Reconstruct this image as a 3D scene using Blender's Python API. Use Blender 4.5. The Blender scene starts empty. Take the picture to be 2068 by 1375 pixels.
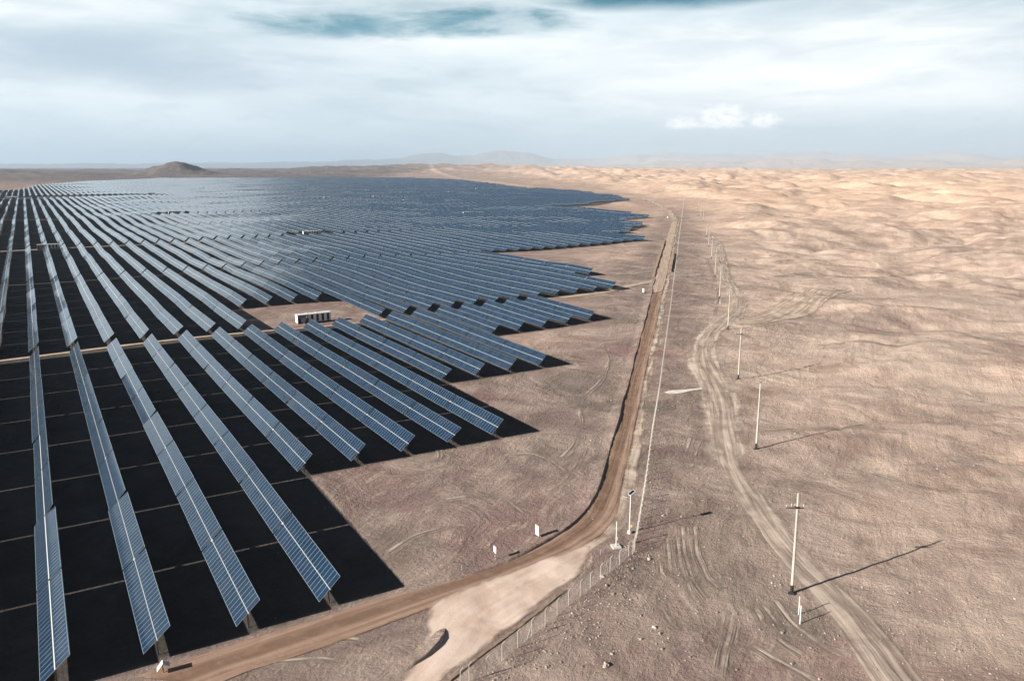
import bpy, math, random
import numpy as np
from mathutils import Vector, Matrix

R = math.radians
scene = bpy.context.scene

# ---------------------------------------------------------------- camera
cam_data = bpy.data.cameras.new("camera")
cam = bpy.data.objects.new("camera", cam_data)
scene.collection.objects.link(cam)
scene.camera = cam
cam_data.sensor_width = 36.0
cam_data.lens = 26.98
cam_data.clip_start = 0.5
cam_data.clip_end = 150000.0
cam.location = (0.0, 0.0, 55.0)
cam.rotation_euler = (R(90.0 - 12.70), 0.0, 0.0)

# ---------------------------------------------------------------- light
SUN_EL = 24.0
SHADOW_DIR = 27.5            # degrees, direction in which shadows fall (from +X towards +Y)
sun_data = bpy.data.lights.new("sun", 'SUN')
sun = bpy.data.objects.new("sun", sun_data)
scene.collection.objects.link(sun)
sun_data.energy = 5.0
sun_data.angle = R(0.5)
sun_data.color = (1.0, 0.93, 0.83)
_sd = Vector((math.cos(R(SHADOW_DIR)) * math.cos(R(SUN_EL)), math.sin(R(SHADOW_DIR)) * math.cos(R(SUN_EL)), -math.sin(R(SUN_EL))))
sun.rotation_euler = _sd.to_track_quat('-Z', 'Y').to_euler()
to_sun = -_sd

scene.view_settings.view_transform = 'Standard'
scene.view_settings.look = 'None'
scene.view_settings.gamma = 1.0
scene.view_settings.exposure = 0.90
scene.render.resolution_x = 1024
scene.render.resolution_y = 680
scene.render.engine = 'CYCLES'
scene.cycles.max_bounces = 5
scene.cycles.volume_bounces = 1
scene.cycles.transparent_max_bounces = 12


class NT:
    """small node-tree writer"""
    def __init__(s, tree):
        s.t = tree
        s.n = tree.nodes
        s.l = tree.links

    def new(s, typ, **kw):
        nd = s.n.new(typ)
        for k, v in kw.items():
            setattr(nd, k, v)
        return nd

    def put(s, sock, val):
        if hasattr(val, 'is_output'):
            s.l.new(val, sock)
        elif val is not None:
            sock.default_value = val

    def m(s, op, a, b=None, c=None, clamp=False):
        nd = s.new('ShaderNodeMath', operation=op, use_clamp=clamp)
        s.put(nd.inputs[0], a)
        if b is not None: s.put(nd.inputs[1], b)
        if c is not None: s.put(nd.inputs[2], c)
        return nd.outputs[0]

    def vm(s, op, a, b=None, scale=None):
        nd = s.new('ShaderNodeVectorMath', operation=op)
        s.put(nd.inputs[0], a)
        if b is not None: s.put(nd.inputs[1], b)
        if scale is not None: s.put(nd.inputs['Scale'], scale)
        return nd.outputs[1] if op in ('DOT_PRODUCT', 'LENGTH', 'DISTANCE') else nd.outputs[0]

    def xyz(s, v):
        nd = s.new('ShaderNodeSeparateXYZ')
        s.put(nd.inputs[0], v)
        return nd.outputs

    def comb(s, x, y, z):
        nd = s.new('ShaderNodeCombineXYZ')
        s.put(nd.inputs[0], x); s.put(nd.inputs[1], y); s.put(nd.inputs[2], z)
        return nd.outputs[0]

    def noise(s, vec, scale, detail=4.0, rough=0.55, dist=0.0, lac=2.0):
        nd = s.new('ShaderNodeTexNoise')
        s.put(nd.inputs['Vector'], vec)
        nd.inputs['Scale'].default_value = scale
        nd.inputs['Detail'].default_value = detail
        nd.inputs['Roughness'].default_value = rough
        nd.inputs['Distortion'].default_value = dist
        nd.inputs['Lacunarity'].default_value = lac
        return nd.outputs['Fac']

    def mr(s, val, a, b, c=0.0, d=1.0, smooth=True):
        nd = s.new('ShaderNodeMapRange')
        nd.interpolation_type = 'SMOOTHSTEP' if smooth else 'LINEAR'
        s.put(nd.inputs['Value'], val)
        for k, v in (('From Min', a), ('From Max', b), ('To Min', c), ('To Max', d)):
            s.put(nd.inputs[k], v)
        return nd.outputs['Result']

    def mix(s, f, a, b, blend='MIX'):
        nd = s.new('ShaderNodeMix', data_type='RGBA', blend_type=blend)
        s.put(nd.inputs[0], f)
        for sock, v in ((nd.inputs[6], a), (nd.inputs[7], b)):
            if isinstance(v, tuple) and len(v) == 3: v = v + (1.0,)
            s.put(sock, v)
        return nd.outputs[2]

    def bump(s, h, strength, dist, normal=None):
        nd = s.new('ShaderNodeBump')
        nd.inputs['Strength'].default_value = strength
        nd.inputs['Distance'].default_value = dist
        s.put(nd.inputs['Height'], h)
        if normal is not None: s.put(nd.inputs['Normal'], normal)
        return nd.outputs[0]


# ---------------------------------------------------------------- sky
world = bpy.data.worlds.new("World")
scene.world = world
world.use_nodes = True
world.node_tree.nodes.clear()
W = NT(world.node_tree)
sky = W.new('ShaderNodeTexSky', sky_type='NISHITA')
sky.sun_disc = False
sky.sun_elevation = R(SUN_EL)
sky.sun_rotation = math.atan2(to_sun.x, to_sun.y)
sky.altitude = 1200.0
sky.air_density = 0.8
sky.dust_density = 0.6
tc = W.new('ShaderNodeTexCoord')
D = tc.outputs['Generated']
dx, dy, dz = W.xyz(D)
az = W.m('MULTIPLY', W.m('ARCTAN2', dx, dy), 57.2958)          # degrees east of +Y
el = W.m('MULTIPLY', W.m('ARCSINE', dz), 57.2958)
# streaky high cloud, laid out on a cloud layer seen in perspective
k = W.m('DIVIDE', 1.0, W.m('MAXIMUM', W.m('ADD', dz, 0.16), 0.03))
cp = W.comb(W.m('MULTIPLY', dx, k), W.m('MULTIPLY', dy, k), 0.0)
n1 = W.noise(W.vm('MULTIPLY', cp, (1.0, 1.9, 1.0)), 0.9, 6.0, 0.52, 0.35)
n2 = W.noise(W.vm('ADD', cp, (7.3, 2.1, 0.0)), 3.2, 6.0, 0.6, 0.25)
aev = W.comb(W.m('MULTIPLY', az, 0.035), W.m('MULTIPLY', el, 0.16), 0.0)
n3 = W.noise(aev, 2.6, 6.0, 0.55, 0.5)
n5 = W.noise(W.comb(W.m('MULTIPLY', az, 0.07), W.m('MULTIPLY', el, 0.42), 5.0), 1.7, 8.0, 0.62, 0.8)
n4 = W.noise(aev, 1.1, 4.0, 0.5, 0.3)
SKYPOS = []
def blob(a0, e0, sa, se, wob=0.9, nz=None):
    """soft elliptic region of sky round azimuth a0, elevation e0"""
    nz = n3 if nz is None else nz
    a = W.m('DIVIDE', W.m('SUBTRACT', az, a0), sa)
    e = W.m('DIVIDE', W.m('SUBTRACT', el, e0), se)
    r2 = W.m('ADD', W.m('MULTIPLY', a, a), W.m('MULTIPLY', e, e))
    r2 = W.m('ADD', r2, W.m('MULTIPLY', W.m('SUBTRACT', nz, 0.5), wob * 4.0))
    return W.mr(r2, 1.7, -0.5)
# openings of clear sky
st5 = W.mr(n5, 0.36, 0.60)
open_a = W.m('MULTIPLY', W.m('MAXIMUM', W.m('MAXIMUM', blob(-1.6, 9.75, 7.0, 1.1, 0.75, n5), W.m('MULTIPLY', blob(-11.0, 9.4, 7.5, 0.8, 0.75, n5), 0.85)), W.m('MULTIPLY', blob(-6.0, 10.5, 9.0, 0.8, 0.6, n5), 0.5)), W.mr(n2, 0.30, 0.62, 0.25, 1.0))
open_b = W.m('MULTIPLY', blob(10.5, 11.35, 10.0, 0.95, 0.45, n3), W.mr(n5, 0.28, 0.50, 0.45, 1.0))
high = W.mr(el, 14.0, 24.0)
open_hi = W.m('MULTIPLY', high, W.mr(n1, 0.68, 0.42, 0.25, 1.0))
clear = W.m('MAXIMUM', W.m('MULTIPLY', W.m('MAXIMUM', W.m('MULTIPLY', open_a, 0.85), open_b), 1.25), open_hi, clamp=True)
# cloud brightness
veil = W.mix(W.mr(n4, 0.32, 0.66), (0.51, 0.62, 0.685), (0.82, 0.89, 0.92))
white_r = blob(20.0, 6.3, 15.0, 3.3, 0.7)
white_l = blob(-31.0, 10.2, 9.0, 1.9, 0.8)
white_c = blob(-6.0, 8.6, 12.0, 1.3, 0.8)
wh = W.m('MAXIMUM', W.m('MAXIMUM', W.m('MULTIPLY', white_r, 0.95), W.m('MULTIPLY', white_l, 0.75)), W.m('MULTIPLY', white_c, 0.6), clamp=True)
wh = W.m('MULTIPLY', wh, W.mr(n5, 0.3, 0.65, 0.5, 1.0))
veil = W.mix(W.mr(n5, 0.42, 0.70, 0.0, 0.45), veil, (0.80, 0.88, 0.91))
veil = W.mix(W.mr(n2, 0.5, 0.25, 0.0, 0.35), veil, (0.40, 0.52, 0.61))
veil = W.mix(wh, veil, (1.02, 1.03, 1.02))
grey_l = blob(-25.0, 6.4, 12.0, 1.8, 0.8)
veil = W.mix(W.m('MULTIPLY', grey_l, 0.75), veil, (0.40, 0.50, 0.60))
# the haze band low over the horizon
veil = W.mix(W.mr(el, 5.0, 0.0, 0.0, 0.8), veil, (0.52, 0.65, 0.73))
# a small cumulus standing over the right horizon
cu_v = W.comb(W.m('MULTIPLY', az, 0.5), W.m('MULTIPLY', el, 1.0), 3.0)
cun = W.noise(cu_v, 3.0, 7.0, 0.62)
def cum(a0, e0, sa, se):
    a = W.m('DIVIDE', W.m('SUBTRACT', az, a0), sa)
    e = W.m('DIVIDE', W.m('SUBTRACT', el, e0), se)
    r2 = W.m('ADD', W.m('MULTIPLY', a, a), W.m('MULTIPLY', e, e))
    return W.m('SUBTRACT', 1.0, r2)
cf = W.m('MAXIMUM', cum(14.8, 3.3, 2.1, 1.2), W.m('MAXIMUM', cum(17.6, 3.0, 1.3, 0.85), cum(12.2, 2.9, 1.5, 0.7)))
cf = W.m('ADD', cf, W.m('MULTIPLY', W.m('SUBTRACT', cun, 0.5), 2.2))
cuf = W.m('MULTIPLY', W.mr(cf, 0.05, 1.1), W.mr(el, 2.5, 2.85))
veil = W.mix(W.m('MULTIPLY', cuf, W.mr(cun, 0.25, 0.55, 0.55, 1.0)), veil, (1.05, 1.05, 1.05))
# nishita above, cloud veil over it where it is not open
skycol = W.vm('MULTIPLY', sky.outputs[0], (0.018, 0.026, 0.034))
opencol = W.mix(W.mr(el, 8.0, 16.0), (0.020, 0.235, 0.325), skycol)
hi_veil = W.mr(el, 11.8, 18.0, 1.0, 0.045)
side = W.mr(W.m('ABSOLUTE', az), 40.0, 58.0, 1.0, 0.32)       # unseen sky to either side dimmed to darken panel reflections and shadow fill
veil = W.vm('SCALE', veil, scale=W.m('MULTIPLY', hi_veil, side))
col = W.mix(clear, veil, opencol)
bg = W.new('ShaderNodeBackground')
W.l.new(col, bg.inputs[0])
bg.inputs[1].default_value = 0.65
wo = W.new('ShaderNodeOutputWorld')
W.l.new(bg.outputs[0], wo.inputs[0])

# ---------------------------------------------------------------- the lie of the land
A0 = math.radians(121.9)
Vd = np.array([math.cos(A0), math.sin(A0)])      # along the panel rows
Ud = np.array([math.sin(A0), -math.cos(A0)])     # across the rows
def xy_uv(x, y): return x * Ud[0] + y * Ud[1], x * Vd[0] + y * Vd[1]
def uv_xy(u, v): return u * Ud[0] + v * Vd[0], u * Ud[1] + v * Vd[1]

def _hash(ix, iy, seed):
    h = (ix.astype(np.int64) * 374761393 + iy.astype(np.int64) * 668265263 + seed * 2147483647) & 0xFFFFFFFF
    h = ((h ^ (h >> 13)) * 1274126177) & 0xFFFFFFFF
    h = (h ^ (h >> 16)) & 0xFFFFFFFF
    return h / 4294967295.0
def gn(x, y, seed):
    """gradient noise, about -1..1"""
    ix = np.floor(x); iy = np.floor(y)
    fx = x - ix; fy = y - iy
    ux = fx * fx * fx * (fx * (fx * 6 - 15) + 10); uy = fy * fy * fy * (fy * (fy * 6 - 15) + 10)
    def g(a, b):
        t = _hash(ix + a, iy + b, seed) * 6.2831853
        return np.cos(t) * (fx - a) + np.sin(t) * (fy - b)
    a = g(0, 0) * (1 - ux) + g(1, 0) * ux
    b = g(0, 1) * (1 - ux) + g(1, 1) * ux
    return (a * (1 - uy) + b * uy) * 1.5
def fbm(x, y, lam, seed, octv=4, gain=0.5):
    s = 0.0; a = 1.0; x = x / lam; y = y / lam
    for i in range(octv):
        s = s + a * gn(x, y, seed + i * 17); x = x * 2.03 + 5.1; y = y * 2.03 - 3.7; a *= gain
    return s
def billow(x, y, lam, seed, octv=4, gain=0.45):
    """round tops, creased valleys; 0..~1.2"""
    s = 0.0; a = 1.0; x = x / lam; y = y / lam
    for i in range(octv):
        s = s + a * np.abs(gn(x, y, seed + i * 13)); x = x * 2.03 + 9.1; y = y * 2.03 - 1.7; a *= gain
    return s
def ss(a, b, x):
    t = np.clip((x - a) / (b - a), 0, 1); return t * t * (3 - 2 * t)

def height(x, y):
    x = np.asarray(x, float); y = np.asarray(y, float)
    r = np.hypot(x, y)
    az = np.degrees(np.arctan2(x, y))
    xb = np.interp(y, [-500, 0, 100, 600, 1000, 1500, 2200, 3300, 5000, 9000], [-120, -14, 12, 128, 218, 190, 110, -80, -400, -900])
    s = x - xb                                        # metres east of the perimeter fence
    h = 1.1 * fbm(x, y, 150, 3, 2) * ss(60, 200, r) * (1 + ss(400, 1200, r))
    h = h + 0.6 * gn(x / 43, y / 43, 8) * ss(170, 330, r)
    # rolling desert east of the fence
    m = ss(8, 90 + 0.22 * np.maximum(r - 1000, 0), s)
    wx = x + 25 * gn(x / 90, y / 90, 41); wy = y + 25 * gn(x / 90, y / 90, 42)
    b1 = billow(wx, wy, 130, 21, 4, 0.33)
    b2 = billow(wx + 60 * gn(x / 300, y / 300, 43), wy, 330, 27, 6, 0.40)
    near_r = ss(90, 260, r)
    h = h + m * (near_r * (b1 - 0.3) * 9.0)
    h = h + m * ss(180, 700, r) * (b2 - 0.35) * 20.0
    h = h + m * ss(900, 2600, r) * ((b1 - 0.3) * 4.0 + (b2 - 0.35) * 12.0 + 5.0)
    h = h + m * ss(2500, 5200, r) * (4.0 + 10.0 * fbm(x, y, 1500, 61, 3))
    h = h * (1 - 0.0 * r)
    # a shallow draw that crosses the open ground on the right
    # rough ground between field and hills
    fine = ss(-30, 10, s) * (1 - ss(1500, 3000, r))
    h = h + fine * (0.15 * gn(x / 4.1, y / 4.1, 77) + 0.05 * gn(x / 1.7, y / 1.7, 78))
    h = h + m * 2.6 * (billow(wx, wy, 40, 55, 4, 0.45) - 0.35) * ss(80, 160, r) * (1 - ss(700, 1800, r))
    # low hills beyond the solar field
    u, v = xy_uv(x, y)
    far = ss(4000, 6000, r) * (1 - ss(5, 60 + 0.35 * np.maximum(r - 1000, 0), s) * 0.5)
    h = h + far * (billow(x, y, 700, 91, 5) * 42 - 6)
    cen = np.exp(-((az + 4.5) / 9.5) ** 2)
    h = h + ss(6200, 8200, r) * (1 - ss(9000, 10500, r)) * cen * (58 + 40 * fbm(x, y, 1200, 95, 4))
    # left plain stays low
    h = h * (1 - ss(-18, -26, az) * 0.0)
    # the lone rounded hill
    for (a0, rr, R0, H0, ex) in ((-23.2, 5200, 135, 68, 1.0), (-21.9, 5330, 125, 42, 1.1), (-24.8, 5250, 120, 22, 1.0), (-31.5, 5300, 90, 14, 1.3)):
        hx, hy = rr * math.sin(math.radians(a0)), rr * math.cos(math.radians(a0))
        d = np.hypot(x - hx, y - hy) / R0
        d = d * (1 + 0.16 * gn(x / 90, y / 90, 101) + 0.07 * gn(x / 30, y / 30, 102))
        h = h + H0 * np.exp(-d ** 2 * ex * 0.9)
    # mountains on the skyline
    prof = np.interp(az, [-60, -36, -26, -20, -14, -9, -6.5, -4.5, -2, 1, 3, 5, 8, 11, 13, 16, 19, 22, 25, 28, 31, 36, 60],
                     [60, 62, 75, 90, 140, 185, 250, 270, 250, 235, 180, 170, 235, 290, 260, 265, 300, 245, 225, 240, 190, 200, 200])
    mt = ss(39000, 44000, r) * (1 - ss(50000, 56000, r)) * 3.0
    rid = billow(x + 400 * gn(x / 7500, y / 7500, 133), y, 5200, 111, 6, 0.5)
    h = h + mt * prof * (0.52 + 0.62 * rid)
    mt2 = 2.6 * ss(27000, 30500, r) * (1 - ss(32500, 36000, r)) * np.interp(az, [-60, -10, 4, 8, 12, 20, 30, 40, 60], [0, 0, 5, 70, 95, 120, 100, 90, 50])
    h = h + mt2 * (0.35 + 0.9 * billow(x, y, 3300, 141, 5, 0.5))
    # earth falls away a little with distance
    h = h - 0.0 * r
    return h

rr_ = [2.0, 8.0, 16.0, 24.0, 32.0, 38.0, 43.0]
rv = 46.0
while rv < 58000:
    rr_.append(rv)
    rv *= 1.0066 if rv < 9000 else 1.0066
RAD = np.array(rr_)
th_ = list(np.arange(-180.0, -38.0, 3.0)) + list(np.arange(-38.0, 38.0, 0.115)) + list(np.arange(38.0, 180.0, 3.0)) + [180.0]
THE = np.radians(np.array(th_))
_R, _T = np.meshgrid(RAD, THE, indexing='ij')
GX = _R * np.sin(_T); GY = _R * np.cos(_T)
GZ = height(GX, GY)
GZ[:, -1] = GZ[:, 0]
def hz(x, y):
    """height of the terrain mesh itself"""
    x = np.asarray(x, float); y = np.asarray(y, float)
    r = np.clip(np.hypot(x, y), RAD[0], RAD[-1] - 1); t = np.arctan2(x, y)
    i = np.clip(np.searchsorted(RAD, r) - 1, 0, len(RAD) - 2); j = np.clip(np.searchsorted(THE, t) - 1, 0, len(THE) - 2)
    a = (r - RAD[i]) / (RAD[i + 1] - RAD[i]); b = (t - THE[j]) / (THE[j + 1] - THE[j])
    return (GZ[i, j] * (1 - a) * (1 - b) + GZ[i + 1, j] * a * (1 - b) + GZ[i, j + 1] * (1 - a) * b + GZ[i + 1, j + 1] * a * b)
# ground positions in metres, unprojected from image pixels (x east of camera, y ahead)
DATA = {
    'road_l': [[168.92, 816.51], [118.74, 594.97], [88.12, 458.97], [71.86, 384.21], [61.09, 333.22], [48.72, 276.6], [39.89, 238.06], [31.79, 201.51], [25.21, 172.09], [20.57, 150.17], [16.42, 132.14], [14.54, 125.07], [12.0, 117.29], [9.06, 111.19], [5.57, 107.15], [0.79, 102.01], [-4.07, 98.2], [-9.06, 95.04], [-15.94, 91.42], [-24.39, 85.97], [-31.61, 81.65], [-38.47, 76.98], [-42.66, 74.06]],
    'road_r': [[174.69, 816.15], [125.05, 595.17], [94.48, 459.6], [77.93, 384.63], [67.16, 338.8], [52.72, 272.72], [44.04, 235.69], [36.01, 200.98], [29.74, 172.09], [24.91, 150.39], [20.82, 132.36], [19.34, 125.39], [17.39, 116.11], [14.34, 108.75], [9.55, 103.39], [3.92, 98.94], [-1.62, 94.67], [-6.76, 90.93], [-12.12, 86.84], [-18.68, 82.15], [-24.71, 78.06], [-30.06, 75.41], [-32.75, 72.34]],
    'far_road': [[172.36, 817.5], [204.45, 1008.84], [219.6, 1166.42], [225.66, 1335.61], [230.47, 1507.1]],
    'spur_l': [[11.44, 105.65], [8.47, 103.62], [3.98, 100.59], [-1.65, 96.54], [-6.87, 92.62], [-10.54, 89.68], [-11.49, 86.85], [-10.74, 84.52], [-9.64, 82.18], [-10.68, 78.82], [-12.72, 73.96], [-13.48, 71.95]],
    'spur_r': [[12.23, 104.68], [11.49, 100.99], [10.12, 97.71], [7.77, 94.0], [4.57, 89.83], [1.61, 85.72], [-0.24, 83.44], [-2.0, 81.23], [-4.22, 78.32], [-6.07, 76.11], [-7.54, 73.74], [-8.71, 71.94]],
    'track': [[159.52, 619.81], [153.22, 574.14], [140.92, 517.97], [121.67, 441.44], [107.83, 384.25], [101.31, 348.74], [95.27, 315.59], [87.46, 291.93], [76.13, 270.42], [66.48, 251.84], [60.22, 234.84], [56.12, 217.38], [53.88, 201.59], [52.0, 187.62], [49.31, 173.24], [46.09, 159.86], [43.76, 149.25], [41.62, 137.51], [40.79, 128.18], [40.44, 117.13], [40.26, 106.47], [40.9, 97.75], [42.21, 91.58], [42.52, 85.53], [42.73, 79.98], [42.55, 73.95], [42.53, 71.96]],
    'branch': [[77.41, 266.67], [84.37, 269.38], [92.33, 274.85], [102.53, 286.1], [112.99, 299.6], [125.56, 321.52], [142.15, 352.83], [157.51, 368.83]],
    'entry': [[20.17, 321.72], [29.17, 328.58], [41.03, 338.27], [54.52, 354.89], [69.21, 372.24], [74.9, 383.14]],
    'spill': [[38.66, 185.03], [41.42, 186.37], [44.11, 187.19], [46.35, 187.68], [48.86, 188.67]],
    'fence_near': [[-5.57, 72.89], [-4.69, 73.9], [-2.85, 74.93], [-1.13, 77.49], [0.67, 79.93], [2.41, 82.42], [4.09, 84.48], [5.68, 86.66], [7.28, 88.97], [8.95, 90.89], [10.5, 93.06], [12.13, 95.24], [13.66, 97.21], [15.23, 99.12], [16.93, 101.81]],
    'fence_far': [[18.0, 103.39], [19.93, 111.31], [22.67, 123.02], [24.65, 131.57], [29.62, 154.1], [37.12, 186.06], [47.51, 232.27], [58.7, 281.06], [80.32, 378.03], [124.62, 576.89], [172.14, 788.53], [293.71, 1331.25]],
    'poles': [[37.04, 91.78], [49.06, 145.68], [60.46, 197.78], [74.23, 258.26], [87.45, 319.42], [104.11, 391.14], [124.54, 478.54], [141.15, 552.4], [156.47, 620.37], [196.49, 796.6], [209.04, 859.45], [259.08, 1079.83], [329.47, 1384.0]],
    'mark': [[35.66, 85.01], [36.19, 86.92], [84.15, 306.2]],
    'light': [18.14, 109.17],
    'mast': [15.43, 104.35],
    'signs': [[-2.41, 100.46], [3.84, 107.37], [57.99, 335.49], [171.12, 853.54]],
    'board': [-38.9, 75.41],
    'stakes': [[12.89, 102.03], [-6.98, 97.4]],
    'boulders_xy': [[10.63, 76.54], [17.48, 84.05], [15.34, 81.72], [17.89, 82.68], [13.35, 91.6], [12.74, 93.64], [12.42, 96.04], [19.76, 100.92], [24.48, 115.14], [17.57, 79.75], [60.72, 90.69], [52.23, 79.22], [52.52, 91.91], [31.86, 77.03]],
    'marks': [[[[23.5, 107.63], [22.2, 99.23], [21.46, 91.55], [22.12, 86.32]], 2.0], [[[26.63, 111.69], [24.95, 102.19], [24.6, 95.0], [25.57, 89.69]], 2.0], [[[34.0, 90.31], [34.6, 84.7], [36.11, 80.73], [37.91, 78.02]], 2.2], [[[21.33, 102.12], [20.42, 95.36], [19.13, 89.61], [19.23, 85.84], [20.49, 83.08]], 2.2], [[[25.16, 108.39], [23.74, 99.23], [23.55, 92.71], [24.35, 87.87]], 2.5], [[[28.63, 111.86], [26.8, 102.37], [26.73, 96.18], [28.01, 92.06]], 2.5], [[[30.91, 88.64], [30.96, 83.86], [31.99, 80.7], [33.45, 78.31]], 2.6], [[[32.14, 89.5], [32.71, 84.55], [34.06, 81.56], [36.01, 79.74]], 1.8], [[[28.18, 88.0], [26.09, 82.69], [23.92, 77.88], [22.27, 72.68]], 3.0], [[[44.02, 92.64], [42.82, 86.8], [42.16, 81.81], [42.74, 78.0]], 2.0], [[[33.59, 139.59], [37.05, 150.59], [40.79, 159.92], [44.25, 165.09]], 2.6], [[[34.16, 135.84], [37.73, 146.13], [40.85, 153.57]], 2.0], [[[27.6, 81.72], [29.89, 77.9], [32.32, 75.23], [33.56, 72.79]], 2.5], [[[-20.5, 139.87], [-16.4, 137.37], [-13.82, 140.07], [-14.82, 145.6]], 2.0], [[[-21.92, 136.45], [-16.85, 133.14], [-12.06, 136.21], [-11.73, 144.26]], 1.8], [[[9.16, 139.21], [12.71, 147.77], [15.36, 160.6], [16.08, 175.33]], 2.6], [[[-1.36, 141.7], [3.53, 143.25], [7.26, 139.26], [10.54, 131.88]], 2.4], [[[4.77, 122.84], [8.36, 126.03], [11.63, 134.27], [15.23, 147.76]], 2.2], [[[-11.21, 120.59], [-6.29, 122.68], [-1.17, 120.68], [2.09, 115.08]], 2.4], [[[18.03, 183.64], [23.88, 197.05], [28.42, 217.9], [29.95, 243.38]], 2.6], [[[-18.27, 101.92], [-14.7, 108.05], [-8.88, 111.42], [-2.6, 108.93]], 2.4], [[[95.02, 236.66], [107.58, 237.03], [116.75, 230.04], [132.52, 231.29]], 4.0], [[[50.38, 159.36], [59.86, 155.67], [73.56, 158.03], [83.59, 150.55]], 3.0], [[[66.2, 134.46], [70.49, 124.97], [78.22, 123.43], [85.22, 119.69]], 2.6], [[[134.0, 392.35], [161.95, 412.04], [179.43, 391.42], [223.84, 418.08]], 6.0], [[[74.37, 278.89], [88.53, 325.89], [102.61, 389.22], [121.98, 483.2]], 2.6], [[[-25.42, 80.68], [-19.77, 81.66], [-14.29, 80.68], [-10.46, 77.91]], 2.2], [[[-28.91, 76.98], [-22.39, 77.88], [-15.41, 76.98]], 2.0]],
    'island': [[-9.09, 84.55], [-9.1, 82.69], [-9.61, 80.71], [-10.68, 78.82], [-12.32, 76.99], [-14.4, 75.92]],
    'bank2': [[104.75, 504.43], [94.05, 457.44], [82.04, 404.25]],
}
DATA_MARKS = DATA["marks"]
rnd = random.Random(7)
# ---------------------------------------------------------------- helpers
def link(o, parent=None):
    scene.collection.objects.link(o)
    if parent is not None: o.parent = parent
    return o
def tag(o, label=None, cat=None, group=None, kind=None):
    if label: o['label'] = label
    if cat: o['category'] = cat
    if group: o['group'] = group
    if kind: o['kind'] = kind
    return o
def empty(name, loc, rz=0.0):
    o = bpy.data.objects.new(name, None)
    o.location = loc; o.rotation_euler = (0, 0, rz)
    o.empty_display_size = 0.2
    return link(o)
class MB:
    """gathers shapes into one mesh"""
    def __init__(s): s.v = []; s.f = []; s.uv = []
    def quad(s, pts, uv=None):
        n = len(s.v); s.v += [tuple(p) for p in pts]; s.f.append(tuple(range(n, n + len(pts))))
        s.uv += list(uv) if uv else [(0.5, 0.5)] * len(pts)
    def box(s, c, d, rot=None):
        hx, hy, hz_ = d[0] / 2, d[1] / 2, d[2] / 2
        P = [Vector((sx * hx, sy * hy, sz * hz_)) for sx, sy, sz in
             ((-1,-1,-1),(1,-1,-1),(1,1,-1),(-1,1,-1),(-1,-1,1),(1,-1,1),(1,1,1),(-1,1,1))]
        if rot is not None: P = [rot @ p for p in P]
        P = [p + Vector(c) for p in P]
        for q in ((3,2,1,0),(4,5,6,7),(0,1,5,4),(1,2,6,5),(2,3,7,6),(3,0,4,7)): s.quad([P[i] for i in q])
    def tube(s, a, b, r0, r1=None, n=8, cap=True):
        r1 = r0 if r1 is None else r1
        a = Vector(a); b = Vector(b); d = (b - a).normalized()
        x = d.orthogonal().normalized(); y = d.cross(x)
        A = [a + (x * math.cos(t) + y * math.sin(t)) * r0 for t in [2 * math.pi * i / n for i in range(n)]]
        B = [b + (x * math.cos(t) + y * math.sin(t)) * r1 for t in [2 * math.pi * i / n for i in range(n)]]
        for i in range(n):
            j = (i + 1) % n; s.quad([A[i], A[j], B[j], B[i]])
        if cap: s.quad(A[::-1]); s.quad(B)
    def path(s, pts, r, n=6):
        for a, b in zip(pts, pts[1:]): s.tube(a, b, r, r, n)
    def mesh(s, name, mat):
        me = bpy.data.meshes.new(name)
        me.from_pydata(s.v, [], s.f)
        uvl = me.uv_layers.new(name="UVMap")
        uvl.data.foreach_set('uv', [c for p in s.uv for c in p])
        me.materials.append(mat); me.update()
        return me
    def build(s, name, mat, parent=None, smooth=False):
        me = s.mesh(name, mat)
        if smooth: me.polygons.foreach_set('use_smooth', [True] * len(me.polygons))
        return link(bpy.data.objects.new(name, me), parent)
def gp(p, dz=0.0): return Vector((p[0], p[1], float(hz(p[0], p[1])) + dz))

# ---------------------------------------------------------------- materials
def newmat(name):
    m = bpy.data.materials.new(name); m.use_nodes = True
    m.node_tree.nodes.clear(); t = NT(m.node_tree)
    p = t.new('ShaderNodeBsdfPrincipled'); o = t.new('ShaderNodeOutputMaterial')
    t.l.new(p.outputs[0], o.inputs[0])
    return m, t, p, o
def plain(name, col, rough=0.6, metal=0.0, var=0.12, scale=3.0, bumpd=0.0, spec=0.5):
    m, t, p, o = newmat(name)
    tc = t.new('ShaderNodeTexCoord')
    n = t.noise(tc.outputs['Object'], scale, 5.0, 0.6)
    a = tuple(c * (1 - var) for c in col); b = tuple(min(1, c * (1 + var)) for c in col)
    t.l.new(t.mix(t.mr(n, 0.3, 0.7), a, b), p.inputs['Base Color'])
    p.inputs['Roughness'].default_value = rough; p.inputs['Metallic'].default_value = metal
    p.inputs['Specular IOR Level'].default_value = spec
    if bumpd: t.l.new(t.bump(n, 0.6, bumpd), p.inputs['Normal'])
    return m

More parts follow.
